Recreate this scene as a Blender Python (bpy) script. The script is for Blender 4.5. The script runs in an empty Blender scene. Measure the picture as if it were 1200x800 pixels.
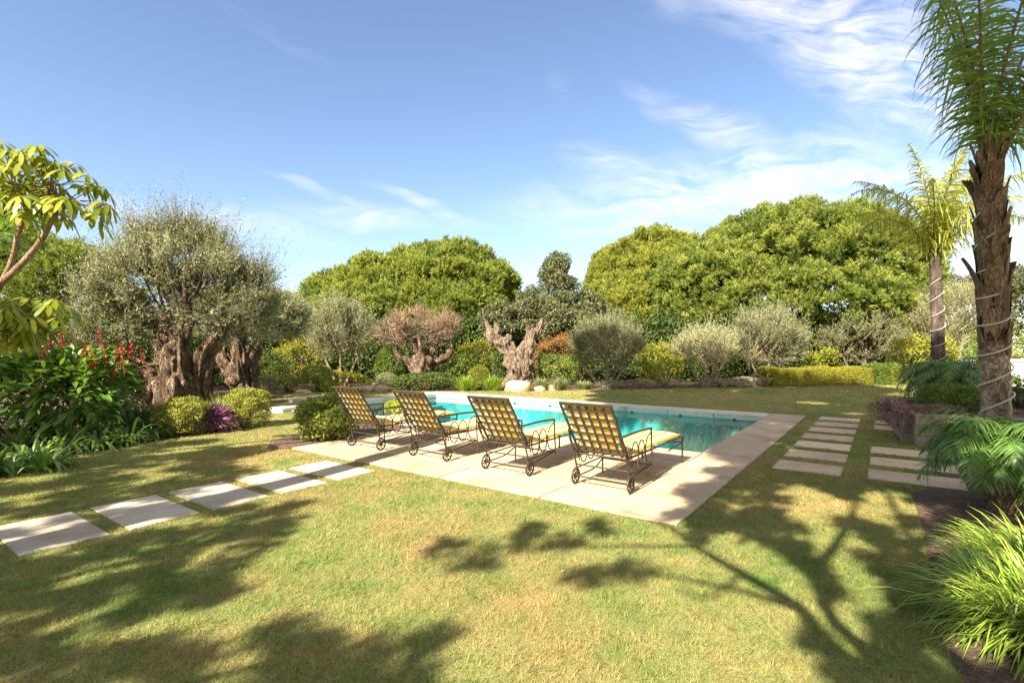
import bpy, math, random
import numpy as np
from mathutils import Vector, noise as mnoise

rng = np.random.default_rng(7)
random.seed(7)
R = math.radians
SC = bpy.context.scene
COL = SC.collection

# ------------------------------------------------------------------ camera, sky, sun, exposure
F, CX, HY, EYE = 606.0, 600.0, 409.0, 1.65          # photo pixels (1200 x 800) and eye height
SUN_AZ, SUN_EL = 34.0, 38.0                          # shadows fall towards this compass bearing
AX, AY = math.sin(R(SUN_AZ)), math.cos(R(SUN_AZ))
COT = 1 / math.tan(R(SUN_EL))

cam = bpy.data.cameras.new('camera')
cam.sensor_width = 36.0
cam.lens = F / 1200 * 36
cam.shift_y = 0.0075
cam.clip_start = 0.05
cam.clip_end = 3000
cam_o = bpy.data.objects.new('camera', cam)
cam_o.location = (0, 0, EYE)
cam_o.rotation_euler = (R(90), 0, 0)
COL.objects.link(cam_o)
SC.camera = cam_o

SC.view_settings.view_transform = 'Standard'
SC.view_settings.look = 'None'
SC.view_settings.gamma = 1
SC.view_settings.use_curve_mapping = False
SC.view_settings.exposure = 2.0
SC.render.engine = 'CYCLES'
SC.cycles.use_denoising = True
SC.cycles.denoiser = 'OPENIMAGEDENOISE'
SC.cycles.denoising_prefilter = 'NONE'
SC.cycles.denoising_input_passes = 'RGB_ALBEDO_NORMAL'
SC.cycles.max_bounces = 8
SC.cycles.diffuse_bounces = 4
SC.cycles.transmission_bounces = 4
SC.cycles.transparent_max_bounces = 8
SC.cycles.caustics_reflective = False
SC.cycles.caustics_refractive = False

sun = bpy.data.lights.new('sun', 'SUN')
sun.energy = 4.9
sun.angle = R(0.53)
sun.color = (1.0, 0.89, 0.70)
sun_o = bpy.data.objects.new('sun', sun)
sun_o.rotation_euler = Vector((AX, AY, -math.tan(R(SUN_EL)))).to_track_quat('-Z', 'Y').to_euler()
COL.objects.link(sun_o)


def nd(nt, typ, inp=None, **kw):
    n = nt.nodes.new(typ)
    for k, v in kw.items():
        setattr(n, k, v)
    if inp:
        for k, v in inp.items():
            s = n.inputs[k]
            if isinstance(v, bpy.types.NodeSocket):
                nt.links.new(v, s)
            else:
                s.default_value = v
    return n


def mth(nt, op, a, b=0.0, c=None, clamp=False):
    inp = {0: a, 1: b}
    if c is not None:
        inp[2] = c
    return nd(nt, 'ShaderNodeMath', inp, operation=op, use_clamp=clamp).outputs[0]


def mixc(nt, fac, a, b, blend='MIX'):
    n = nt.nodes.new('ShaderNodeMix')
    n.data_type = 'RGBA'
    n.blend_type = blend
    for i, v in ((0, fac), (6, a), (7, b)):
        if isinstance(v, bpy.types.NodeSocket):
            nt.links.new(v, n.inputs[i])
        else:
            n.inputs[i].default_value = v if i == 0 else (*v[:3], 1)
    return n.outputs[2]


def ramp(nt, fac, stops, interp='LINEAR'):
    n = nt.nodes.new('ShaderNodeValToRGB')
    n.color_ramp.interpolation = interp
    el = n.color_ramp.elements
    while len(el) < len(stops):
        el.new(0.5)
    for e, (p, c) in zip(el, stops):
        e.position = p
        e.color = (*c, 1) if len(c) == 3 else c
    nt.links.new(fac, n.inputs[0])
    return n.outputs[0]


def g3(v):
    return (v, v, v)


world = bpy.data.worlds.new('World')
SC.world = world
world.use_nodes = True
wt = world.node_tree
wt.nodes.clear()
sky = nd(wt, 'ShaderNodeTexSky', sky_type='NISHITA', sun_disc=False, sun_elevation=R(SUN_EL),
         sun_rotation=R(180 + SUN_AZ), air_density=1.0, dust_density=0.25, ozone_density=2.2, altitude=50)
tc = nd(wt, 'ShaderNodeTexCoord')
sep = nd(wt, 'ShaderNodeSeparateXYZ', {0: tc.outputs['Generated']})
yy = mth(wt, 'MAXIMUM', mth(wt, 'ABSOLUTE', sep.outputs[1]), 0.08)
st = nd(wt, 'ShaderNodeCombineXYZ', {0: mth(wt, 'DIVIDE', sep.outputs[0], yy),
                                     1: mth(wt, 'DIVIDE', sep.outputs[2], yy)}).outputs[0]
wob = nd(wt, 'ShaderNodeTexNoise', {'Vector': st, 'Scale': 5.0, 'Detail': 3.0})
wv = nd(wt, 'ShaderNodeVectorMath', {0: wob.outputs['Color'], 1: (0.5, 0.5, 0.5)}, operation='SUBTRACT').outputs[0]
wv = nd(wt, 'ShaderNodeVectorMath', {0: wv, 'Scale': 0.10}, operation='SCALE').outputs[0]
st2 = nd(wt, 'ShaderNodeVectorMath', {0: st, 1: wv}, operation='ADD').outputs[0]
CLOUDS = [  # direction tangent s, t, half length, half width, tilt, weight
    (0.70, 0.585, 0.42, 0.17, -34, 1.15), (0.55, 0.66, 0.35, 0.10, -12, 0.9), (0.46, 0.315, 0.55, 0.10, 6, 1.15),
    (0.66, 0.275, 0.50, 0.13, 8, 1.2), (0.90, 0.22, 0.45, 0.16, 0, 1.1), (-0.27, 0.245, 0.24, 0.028, -6, 0.62),
    (-0.16, 0.268, 0.16, 0.022, -20, 0.75), (-0.60, 0.250, 0.30, 0.04, -9, 0.75), (0.40, 0.435, 0.22, 0.045, -24, 0.7),
    (-0.50, 0.635, 0.20, 0.02, -28, 0.10), (0.09, 0.52, 0.05, 0.03, 80, 0.09), (0.25, 0.34, 0.20, 0.05, -15, 0.65),
    (0.30, 0.24, 0.30, 0.05, 4, 0.7), (-0.35, 0.29, 0.14, 0.014, -25, 0.5), (0.20, 0.27, 0.12, 0.02, -12, 0.5)]
acc = None
for s_, t_, lx, ly, rot, w_ in CLOUDS:
    mp = nd(wt, 'ShaderNodeMapping', {'Vector': st2, 'Location': (s_, t_, 0), 'Rotation': (0, 0, R(rot)),
                                      'Scale': (lx, ly, 1)}, vector_type='TEXTURE')
    gr = nd(wt, 'ShaderNodeTexGradient', {0: mp.outputs[0]}, gradient_type='SPHERICAL')
    v = mth(wt, 'MULTIPLY', mth(wt, 'SMOOTH_MIN', gr.outputs['Fac'], 0.7, 0.3), w_)
    acc = v if acc is None else mth(wt, 'MAXIMUM', acc, v)
mp = nd(wt, 'ShaderNodeMapping', {'Vector': st2, 'Rotation': (0, 0, R(18)), 'Scale': (2.4, 11.0, 1)})
cn = nd(wt, 'ShaderNodeTexNoise', {'Vector': mp.outputs[0], 'Scale': 2.1, 'Detail': 9.0, 'Roughness': 0.62, 'Distortion': 1.1})
cn2 = nd(wt, 'ShaderNodeTexNoise', {'Vector': st2, 'Scale': 7.0, 'Detail': 6.0, 'Roughness': 0.6})
cmix = mth(wt, 'ADD', mth(wt, 'MULTIPLY', cn.outputs[0], 0.7), mth(wt, 'MULTIPLY', cn2.outputs[0], 0.35))
cf = mth(wt, 'MULTIPLY', acc, mth(wt, 'MULTIPLY', mth(wt, 'SUBTRACT', cmix, 0.40), 5.2), clamp=True)
cf = mth(wt, 'MULTIPLY', cf, 0.78)
skc = mixc(wt, cf, mixc(wt, 1.0, sky.outputs[0], (1.02, 0.975, 0.98), 'MULTIPLY'), (5.6, 5.4, 5.8))
# unseen broken bright cloud, added overhead and behind the camera to lift the shade
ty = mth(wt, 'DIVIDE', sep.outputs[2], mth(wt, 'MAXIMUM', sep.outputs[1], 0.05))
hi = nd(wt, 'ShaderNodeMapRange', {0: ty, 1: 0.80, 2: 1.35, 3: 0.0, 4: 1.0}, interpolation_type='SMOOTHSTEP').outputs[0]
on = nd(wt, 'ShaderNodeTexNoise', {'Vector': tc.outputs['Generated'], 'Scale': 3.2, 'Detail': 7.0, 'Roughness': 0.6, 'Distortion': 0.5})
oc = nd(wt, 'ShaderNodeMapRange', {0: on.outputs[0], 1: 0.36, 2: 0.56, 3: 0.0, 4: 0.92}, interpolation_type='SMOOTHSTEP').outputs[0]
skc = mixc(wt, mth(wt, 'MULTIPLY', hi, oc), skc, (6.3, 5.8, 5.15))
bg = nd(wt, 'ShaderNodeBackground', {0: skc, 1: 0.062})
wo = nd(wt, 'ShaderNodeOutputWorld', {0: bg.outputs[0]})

# ------------------------------------------------------------------ coordinates
D1 = np.array([0.586, 0.811]); D2 = np.array([-0.811, 0.586])       # patio axes (to the pool / to the left)
NC = np.array([1.54, 4.81])                                          # near corner of the patio
ANG = math.atan2(D1[1], D1[0])


def uv(u, v):
    p = NC + D1 * u + D2 * v
    return float(p[0]), float(p[1])


def to_uv(x, y):
    dx, dy = x - NC[0], y - NC[1]
    return dx * D1[0] + dy * D1[1], dx * D2[0] + dy * D2[1]


def gp(px, py, z=0.0):
    y = F * (EYE - z) / (py - HY)
    return (px - CX) / F * y, y


def ax(px, y):
    return (px - CX) / F * y


def hz(py, y):
    return EYE + (HY - py) / F * y


def wpx(w, y):
    return w / F * y


# ------------------------------------------------------------------ mesh helpers
class MB:
    def __init__(s):
        s.v = []; s.f = []; s.t = []; s.n = 0

    def add(s, v, f, t=None):
        v = np.asarray(v, np.float32).reshape(-1, 3)
        f = np.asarray(f, np.int32)
        s.v.append(v); s.f.append(f + s.n)
        if t is None:
            t = np.full(len(v), 0.5, np.float32)
        s.t.append(np.broadcast_to(np.asarray(t, np.float32), (len(v),)))
        s.n += len(v)

    def build(s, name, mat, parent=None, smooth=False, loc=None):
        me = bpy.data.meshes.new(name)
        v = np.concatenate(s.v); t = np.concatenate(s.t)
        if loc is not None:
            v = v - np.asarray(loc, np.float32)
        tot = np.concatenate([np.full(len(f), f.shape[1], np.int32) for f in s.f])
        idx = np.concatenate([f.ravel() for f in s.f])
        start = np.concatenate([[0], np.cumsum(tot)[:-1]]).astype(np.int32)
        me.vertices.add(len(v)); me.vertices.foreach_set('co', v.ravel())
        me.loops.add(len(idx)); me.loops.foreach_set('vertex_index', idx.astype(np.int32))
        me.polygons.add(len(tot)); me.polygons.foreach_set('loop_start', start)
        me.polygons.foreach_set('loop_total', tot)
        me.polygons.foreach_set('use_smooth', np.full(len(tot), smooth))
        a = me.attributes.new('tint', 'FLOAT', 'POINT'); a.data.foreach_set('value', t)
        me.update(calc_edges=True)
        me.materials.append(mat)
        o = bpy.data.objects.new(name, me)
        COL.objects.link(o)
        if loc is not None:
            o.location = loc
        if parent is not None:
            o.parent = parent
            if loc is not None:
                o.location = (0, 0, 0)
        return o


def nrmz(a):
    return a / np.maximum(np.linalg.norm(a, axis=-1, keepdims=True), 1e-9)


def rdir(n):
    return nrmz(rng.normal(size=(n, 3)))


def rhombs(mb, pos, d, nrm, L, W, tint, at=0.45):
    """one rhombic leaf per point"""
    n = len(pos)
    L = np.broadcast_to(L, (n,))[:, None]; W = np.broadcast_to(W, (n,))[:, None]
    d = nrmz(d); s = nrmz(np.cross(d, nrm)); up = np.cross(s, d)
    m = pos + d * L * at + up * L * 0.06
    v = np.stack([pos, m + s * W * .5, pos + d * L, m - s * W * .5], 1)
    f = np.arange(n * 4).reshape(n, 4)
    mb.add(v, f, np.repeat(tint, 4))


def needles(mb, pos, d, nrm, L, W, tint):
    n = len(pos)
    L = np.broadcast_to(L, (n,))[:, None]; W = np.broadcast_to(W, (n,))[:, None]
    d = nrmz(d); s = nrmz(np.cross(d, nrm))
    v = np.stack([pos - s * W * .5, pos + s * W * .5, pos + d * L], 1)
    mb.add(v, np.arange(n * 3).reshape(n, 3), np.repeat(tint, 3))


def strips(mb, pos, d, nrm, L, W, prof, bend, tint, vee=0.0):
    """bent blades: prof = [(t, relative width)]; bend = droop as a share of the length"""
    n, k = len(pos), len(prof)
    L = np.broadcast_to(L, (n,)); W = np.broadcast_to(W, (n,)); bend = np.broadcast_to(bend, (n,))
    d = nrmz(d); s = nrmz(np.cross(d, nrm))
    rows = []
    for t, w in prof:
        c = pos + d * (L * t)[:, None]
        c = c - np.array([0, 0, 1.0]) * (L * bend * t * t)[:, None]
        c = c - d * (L * bend * bend * 0.25 * t * t * t)[:, None]
        lift = np.array([0, 0, 1.0]) * (W * w * vee)[:, None]
        if vee:
            rows += [c - s * (W * w * .5)[:, None] + lift, c, c + s * (W * w * .5)[:, None] + lift]
        else:
            rows += [c - s * (W * w * .5)[:, None], c + s * (W * w * .5)[:, None]]
    m = 3 if vee else 2
    v = np.stack(rows, 1)
    base = (np.arange(n) * k * m)[:, None, None]
    q = []
    for i in range(k - 1):
        for j in range(m - 1):
            a = i * m + j
            q.append([a, a + 1, a + m + 1, a + m])
    f = (base + np.array(q)[None]).reshape(-1, 4)
    mb.add(v, f, np.repeat(tint, k * m))


def frame(path):
    path = np.asarray(path, float)
    tan = nrmz(np.gradient(path, axis=0))
    ref = np.array([0.31, 0.95, 0.0]) if abs(tan[0][2]) > .7 else np.array([0, 0, 1.0])
    ns = []
    a = nrmz(np.cross(ref, tan[0]))
    for t in tan:
        a = nrmz(a - t * np.dot(a, t)); ns.append(a)
    ns = np.array(ns)
    return path, tan, ns, np.cross(tan, ns)


def smooth_path(pts, n):
    pts = np.asarray(pts, float)
    k = len(pts)
    if k == 2:
        t = np.linspace(0, 1, n)[:, None]
        return pts[0] * (1 - t) + pts[1] * t
    out = []
    ext = np.vstack([2 * pts[0] - pts[1], pts, 2 * pts[-1] - pts[-2]])
    for x in np.linspace(0, k - 1 - 1e-6, n):
        i = int(x); t = x - i
        p0, p1, p2, p3 = ext[i:i + 4]
        out.append(.5 * ((2 * p1) + (-p0 + p2) * t + (2 * p0 - 5 * p1 + 4 * p2 - p3) * t * t + (-p0 + 3 * p1 - 3 * p2 + p3) * t ** 3))
    return np.array(out)


def tube(mb, path, rad, seg=8, tint=.5, closed=False, rough=0.0, cap=True):
    p, t, a, b = frame(path)
    k = len(p)
    rad = np.broadcast_to(rad, (k,))
    th = np.linspace(0, 2 * np.pi, seg, endpoint=False)
    ring = np.cos(th)[None, :, None] * a[:, None] + np.sin(th)[None, :, None] * b[:, None]
    rr = rad[:, None] * np.ones(seg)[None]
    if rough:
        ph = rng.uniform(0, 6, 6)
        kk = np.arange(k)[:, None]
        rr = rr * (1 + rough * (np.sin(3 * th + ph[0] + kk * .5) * .5 + np.sin(5 * th - kk * .9 + ph[1]) * .3 + rng.normal(0, .35, (k, seg))))
    v = p[:, None] + ring * rr[..., None]
    f = []
    ks = k if closed else k - 1
    i = np.arange(ks)[:, None]; j = np.arange(seg)[None]
    i2 = (i + 1) % k; j2 = (j + 1) % seg
    f = np.stack([i * seg + j + 0 * i2, i * seg + j2, i2 * seg + j2, i2 * seg + j], -1).reshape(-1, 4)
    mb.add(v, f, tint)
    if cap and not closed:
        for e, rev in ((0, True), (k - 1, False)):
            c = np.vstack([p[e:e + 1], v[e]])
            tri = [[0, 1 + q, 1 + (q + 1) % seg] for q in range(seg)]
            if rev:
                tri = [x[::-1] for x in tri]
            mb.add(c, tri, tint)


def box(mb, c, s, rot=0.0, bev=0.0, tint=.5):
    """box centred at c with full size s, turned about z, top edges bevelled"""
    hx, hy, hz_ = s[0] / 2, s[1] / 2, s[2] / 2
    if bev > 0:
        rings = [(hx, hy, -hz_), (hx, hy, hz_ - bev), (hx - bev * .3, hy - bev * .3, hz_ - bev * .3), (hx - bev, hy - bev, hz_)]
    else:
        rings = [(hx, hy, -hz_), (hx, hy, hz_)]
    v = []
    for x, y, z in rings:
        v += [(-x, -y, z), (x, -y, z), (x, y, z), (-x, y, z)]
    v = np.array(v)
    ca, sa = math.cos(rot), math.sin(rot)
    v = np.stack([v[:, 0] * ca - v[:, 1] * sa, v[:, 0] * sa + v[:, 1] * ca, v[:, 2]], 1) + np.array(c)
    f = [[3, 2, 1, 0]]
    n = len(rings)
    for i in range(n - 1):
        for j in range(4):
            f.append([i * 4 + j, i * 4 + (j + 1) % 4, i * 4 + 4 + (j + 1) % 4, i * 4 + 4 + j])
    f.append([n * 4 - 4, n * 4 - 3, n * 4 - 2, n * 4 - 1])
    mb.add(v, f, tint)


def slab(mb, u0, u1, v0, v1, z0, z1, bev=.006, tint=.5):
    x, y = uv((u0 + u1) / 2, (v0 + v1) / 2)
    box(mb, (x, y, (z0 + z1) / 2), (abs(u1 - u0), abs(v1 - v0), z1 - z0), ANG, bev, tint)


def tag(o, label=None, cat=None, group=None, kind=None):
    if label: o['label'] = label
    if cat: o['category'] = cat
    if group: o['group'] = group
    if kind: o['kind'] = kind
    return o


def thing(name, label, cat, loc, rz=0.0, group=None):
    o = bpy.data.objects.new(name, None)
    o.empty_display_size = .2
    o.location = loc; o.rotation_euler = (0, 0, rz)
    COL.objects.link(o)
    return tag(o, label, cat, group)


# ------------------------------------------------------------------ materials
def newmat(name):
    m = bpy.data.materials.new(name)
    m.use_nodes = True
    nt = m.node_tree
    return m, nt, nt.nodes['Principled BSDF'], nt.nodes['Material Output']


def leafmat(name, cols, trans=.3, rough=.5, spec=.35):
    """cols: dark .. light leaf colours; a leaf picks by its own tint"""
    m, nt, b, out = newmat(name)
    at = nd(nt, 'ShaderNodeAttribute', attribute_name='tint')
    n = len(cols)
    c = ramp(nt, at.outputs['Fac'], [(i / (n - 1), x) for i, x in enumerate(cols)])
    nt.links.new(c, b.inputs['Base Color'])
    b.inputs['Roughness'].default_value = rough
    b.inputs['Specular IOR Level'].default_value = spec
    tr = nd(nt, 'ShaderNodeBsdfTranslucent', {0: mixc(nt, 1.0, c, (1.25, 1.2, .55), 'MULTIPLY')})
    mx = nd(nt, 'ShaderNodeMixShader', {0: trans, 1: b.outputs[0], 2: tr.outputs[0]})
    nt.links.new(mx.outputs[0], out.inputs[0])
    return m


def barkmat(name, c1, c2, c3, scale=6.0, stretch=(1, 1, .35), bump=.6, dist=.03):
    m, nt, b, out = newmat(name)
    g = nd(nt, 'ShaderNodeNewGeometry')
    mp = nd(nt, 'ShaderNodeMapping', {'Vector': g.outputs['Position'], 'Scale': stretch})
    n1 = nd(nt, 'ShaderNodeTexNoise', {'Vector': mp.outputs[0], 'Scale': scale, 'Detail': 9.0, 'Roughness': .65, 'Distortion': .8})
    n2 = nd(nt, 'ShaderNodeTexVoronoi', {'Vector': mp.outputs[0], 'Scale': scale * 2.2})
    c = ramp(nt, n1.outputs[0], [(.3, c1), (.50, c2), (.70, c3)])
    n3 = nd(nt, 'ShaderNodeTexVoronoi', {'Vector': nd(nt, 'ShaderNodeVectorMath', {0: mp.outputs[0], 1: nd(nt, 'ShaderNodeVectorMath', {0: n1.outputs['Color'], 'Scale': .35}, operation='SCALE').outputs[0]}, operation='ADD').outputs[0],
                                          'Scale': scale * 2.8}, feature='DISTANCE_TO_EDGE')
    crk = ramp(nt, n3.outputs['Distance'], [(.0, (.22, .17, .14)), (.05, (.6, .55, .5)), (.13, g3(1.0))])
    c = mixc(nt, 1.0, c, crk, 'MULTIPLY')
    nt.links.new(c, b.inputs['Base Color'])
    b.inputs['Roughness'].default_value = .9
    b.inputs['Specular IOR Level'].default_value = .15
    h = mth(nt, 'ADD', n1.outputs[0], mth(nt, 'MULTIPLY', n2.outputs[0], .5))
    h = mth(nt, 'ADD', h, mth(nt, 'MULTIPLY', mth(nt, 'MINIMUM', n3.outputs['Distance'], .2), 3.5))
    bp = nd(nt, 'ShaderNodeBump', {'Height': h, 'Strength': bump, 'Distance': dist})
    nt.links.new(bp.outputs[0], b.inputs['Normal'])
    return m


def flatmat(name, col, rough=.6, metal=0.0, spec=.4, var=.15, scale=8.0, bump=0.0):
    m, nt, b, out = newmat(name)
    g = nd(nt, 'ShaderNodeNewGeometry')
    n1 = nd(nt, 'ShaderNodeTexNoise', {'Vector': g.outputs['Position'], 'Scale': scale, 'Detail': 6.0, 'Roughness': .6})
    lo = tuple(x * (1 - var) for x in col); hi = tuple(min(1, x * (1 + var)) for x in col)
    c = ramp(nt, n1.outputs[0], [(.3, lo), (.7, hi)])
    nt.links.new(c, b.inputs['Base Color'])
    b.inputs['Roughness'].default_value = rough
    b.inputs['Metallic'].default_value = metal
    b.inputs['Specular IOR Level'].default_value = spec
    if bump:
        bp = nd(nt, 'ShaderNodeBump', {'Height': n1.outputs[0], 'Strength': bump, 'Distance': .02})
        nt.links.new(bp.outputs[0], b.inputs['Normal'])
    return m


def lawn_colour(nt):
    g = nd(nt, 'ShaderNodeNewGeometry')
    P = g.outputs['Position']
    a = nd(nt, 'ShaderNodeTexNoise', {'Vector': P, 'Scale': .42, 'Detail': 4.0, 'Roughness': .6, 'Distortion': .4})
    b = nd(nt, 'ShaderNodeTexNoise', {'Vector': P, 'Scale': 2.3, 'Detail': 5.0, 'Roughness': .65})
    c = ramp(nt, a.outputs[0], [(.36, (.10, .175, .036)), (.49, (.235, .245, .085)), (.62, (.32, .215, .095))])
    c2 = ramp(nt, b.outputs[0], [(.34, (.10, .165, .036)), (.48, (.25, .25, .095)), (.64, (.355, .262, .125))])
    return mixc(nt, .5, c, c2), P


def mat_lawn():
    m, nt, b, out = newmat('lawn_soil_and_thatch')
    c, P = lawn_colour(nt)
    f = nd(nt, 'ShaderNodeTexNoise', {'Vector': P, 'Scale': 55.0, 'Detail': 6.0, 'Roughness': .75})
    c = mixc(nt, 1.0, c, ramp(nt, f.outputs[0], [(.30, g3(.35)), (.5, g3(.85)), (.70, g3(1.3))]), 'MULTIPLY')
    nt.links.new(c, b.inputs['Base Color'])
    b.inputs['Roughness'].default_value = .95
    b.inputs['Specular IOR Level'].default_value = .1
    bp = nd(nt, 'ShaderNodeBump', {'Height': f.outputs[0], 'Strength': .7, 'Distance': .02})
    nt.links.new(bp.outputs[0], b.inputs['Normal'])
    return m


def mat_grass():
    m, nt, b, out = newmat('grass_blades')
    c, P = lawn_colour(nt)
    at = nd(nt, 'ShaderNodeAttribute', attribute_name='tint')
    k = ramp(nt, at.outputs['Fac'], [(0, (.35, .55, .35)), (.45, (.95, 1.05, .9)), (.8, (1.5, 1.38, 1.25)), (1, (2.0, 1.65, 1.5))])
    c = mixc(nt, 1.0, c, k, 'MULTIPLY')
    nt.links.new(c, b.inputs['Base Color'])
    b.inputs['Roughness'].default_value = .55
    b.inputs['Specular IOR Level'].default_value = .3
    tr = nd(nt, 'ShaderNodeBsdfTranslucent', {0: mixc(nt, 1.0, c, (1.2, 1.2, .7), 'MULTIPLY')})
    mx = nd(nt, 'ShaderNodeMixShader', {0: .35, 1: b.outputs[0], 2: tr.outputs[0]})
    nt.links.new(mx.outputs[0], out.inputs[0])
    return m


def mat_stone(name, c1, c2, c3, scale=3.0, bump=.25):
    m, nt, b, out = newmat(name)
    g = nd(nt, 'ShaderNodeNewGeometry')
    P = g.outputs['Position']
    a = nd(nt, 'ShaderNodeTexNoise', {'Vector': P, 'Scale': scale, 'Detail': 8.0, 'Roughness': .65, 'Distortion': .5})
    f = nd(nt, 'ShaderNodeTexNoise', {'Vector': P, 'Scale': scale * 22, 'Detail': 4.0, 'Roughness': .7})
    s = nd(nt, 'ShaderNodeTexNoise', {'Vector': P, 'Scale': .9, 'Detail': 6.0, 'Roughness': .7})
    at = nd(nt, 'ShaderNodeAttribute', attribute_name='tint')
    c = ramp(nt, a.outputs[0], [(.3, c1), (.5, c2), (.72, c3)])
    c = mixc(nt, 1.0, c, ramp(nt, f.outputs[0], [(.3, g3(.92)), (.6, g3(1.03))]), 'MULTIPLY')
    c = mixc(nt, 1.0, c, ramp(nt, s.outputs[0], [(.34, (.74, .70, .64)), (.50, g3(1.0))]), 'MULTIPLY')
    c = mixc(nt, 1.0, c, ramp(nt, at.outputs['Fac'], [(0, (.80, .79, .78)), (1, (1.07, 1.05, 1.03))]), 'MULTIPLY')
    nt.links.new(c, b.inputs['Base Color'])
    b.inputs['Roughness'].default_value = .8
    b.inputs['Specular IOR Level'].default_value = .25
    h = mth(nt, 'ADD', a.outputs[0], mth(nt, 'MULTIPLY', f.outputs[0], .4))
    bp = nd(nt, 'ShaderNodeBump', {'Height': h, 'Strength': bump, 'Distance': .012})
    nt.links.new(bp.outputs[0], b.inputs['Normal'])
    return m


def mat_soil():
    m, nt, b, out = newmat('mulch_soil')
    g = nd(nt, 'ShaderNodeNewGeometry')
    a = nd(nt, 'ShaderNodeTexNoise', {'Vector': g.outputs['Position'], 'Scale': 26.0, 'Detail': 7.0, 'Roughness': .75})
    v = nd(nt, 'ShaderNodeTexVoronoi', {'Vector': g.outputs['Position'], 'Scale': 38.0})
    s = nd(nt, 'ShaderNodeTexNoise', {'Vector': g.outputs['Position'], 'Scale': 1.3, 'Detail': 4.0})
    c = ramp(nt, a.outputs[0], [(.3, (.035, .022, .014)), (.5, (.095, .06, .038)), (.72, (.20, .14, .095))])
    c = mixc(nt, 1.0, c, ramp(nt, s.outputs[0], [(.35, g3(.75)), (.65, (1.4, 1.35, 1.3))]), 'MULTIPLY')
    nt.links.new(c, b.inputs['Base Color'])
    b.inputs['Roughness'].default_value = .95
    bp = nd(nt, 'ShaderNodeBump', {'Height': mth(nt, 'ADD', a.outputs[0], v.outputs[0]), 'Strength': .9, 'Distance': .03})
    nt.links.new(bp.outputs[0], b.inputs['Normal'])
    return m


def mat_water():
    m, nt, b, out = newmat('pool_water')
    nt.nodes.remove(b)
    g = nd(nt, 'ShaderNodeNewGeometry')
    mp = nd(nt, 'ShaderNodeMapping', {'Vector': g.outputs['Position'], 'Scale': (1, 1, 1)})
    n1 = nd(nt, 'ShaderNodeTexNoise', {'Vector': mp.outputs[0], 'Scale': 2.2, 'Detail': 3.0, 'Roughness': .5, 'Distortion': .8})
    bp = nd(nt, 'ShaderNodeBump', {'Height': n1.outputs[0], 'Strength': .10, 'Distance': .02})
    fr = nd(nt, 'ShaderNodeFresnel', {'IOR': 1.19})
    gl = nd(nt, 'ShaderNodeBsdfGlossy', {'Color': (1, 1, 1, 1), 'Roughness': .015, 'Normal': bp.outputs[0]})
    tr = nd(nt, 'ShaderNodeBsdfTransparent', {'Color': (.60, .93, .93, 1)})
    mx = nd(nt, 'ShaderNodeMixShader', {0: fr.outputs[0], 1: tr.outputs[0], 2: gl.outputs[0]})
    nt.links.new(mx.outputs[0], out.inputs[0])
    return m


def mat_cushion():
    m, nt, b, out = newmat('striped_yellow_cushion')
    t = nd(nt, 'ShaderNodeTexCoord')
    sp = nd(nt, 'ShaderNodeSeparateXYZ', {0: t.outputs['Object']})
    w = mth(nt, 'FRACT', mth(nt, 'MULTIPLY', mth(nt, 'ADD', sp.outputs[1], 5.0), 1 / .125))
    w = mth(nt, 'GREATER_THAN', w, .42)
    n = nd(nt, 'ShaderNodeTexNoise', {'Vector': t.outputs['Object'], 'Scale': 14.0, 'Detail': 4.0})
    c = mixc(nt, w, (.82, .78, .62), (.80, .55, .11))
    c = mixc(nt, 1.0, c, ramp(nt, n.outputs[0], [(.3, g3(.88)), (.7, g3(1.05))]), 'MULTIPLY')
    nt.links.new(c, b.inputs['Base Color'])
    b.inputs['Roughness'].default_value = .85
    tr = nd(nt, 'ShaderNodeBsdfTranslucent', {0: c})
    mx = nd(nt, 'ShaderNodeMixShader', {0: .35, 1: b.outputs[0], 2: tr.outputs[0]})
    nt.links.new(mx.outputs[0], out.inputs[0])
    return m


M_LAWN = mat_lawn(); M_GRASS = mat_grass(); M_SOIL = mat_soil(); M_WATER = mat_water()
M_DECK = mat_stone('sandstone_deck', (.42, .32, .225), (.49, .385, .275), (.56, .45, .33), 2.0, .12)
M_STEP = mat_stone('pale_paving', (.40, .36, .31), (.47, .43, .37), (.54, .50, .43), 3.0, .12)
M_STEP2 = mat_stone('beige_paving', (.50, .39, .26), (.58, .46, .32), (.64, .53, .38), 3.0, .12)
M_COPE = mat_stone('pale_coping', (.50, .45, .38), (.58, .53, .46), (.64, .59, .52), 3.0)
M_BASIN = mat_stone('pool_plaster', (.06, .37, .43), (.085, .44, .50), (.115, .50, .56), 1.2, .05)
M_TILE = mat_stone('waterline_tile', (.22, .36, .36), (.30, .42, .42), (.40, .50, .48), 9.0, .1)
M_ROCK = mat_stone('warm_rock', (.30, .22, .14), (.46, .36, .25), (.58, .48, .36), 3.0, .8)
M_WALL = mat_stone('garden_wall_stone', (.18, .15, .11), (.30, .25, .19), (.40, .34, .27), 4.0, .5)
M_WHITE = flatmat('white_render', (.78, .78, .80), .7, var=.04, scale=3)
M_IRON = flatmat('dark_bronze_iron', (.060, .047, .028), .5, .45, .45, .35, 20, .1)
M_CUSH = mat_cushion()
M_ROPE = flatmat('pale_cable', (.50, .46, .40), .6, var=.1)
M_PIPE = flatmat('irrigation_pipe', (.12, .09, .07), .5, var=.2)
M_BARK_OLIVE = barkmat('old_olive_bark', (.055, .038, .026), (.23, .165, .115), (.42, .325, .235), 6, (1, 1, .22), .9, .06)
M_BARK_PALE = barkmat('pale_dead_bark', (.10, .072, .052), (.33, .255, .19), (.48, .385, .30), 6, (1, 1, .25), .9, .06)
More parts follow.
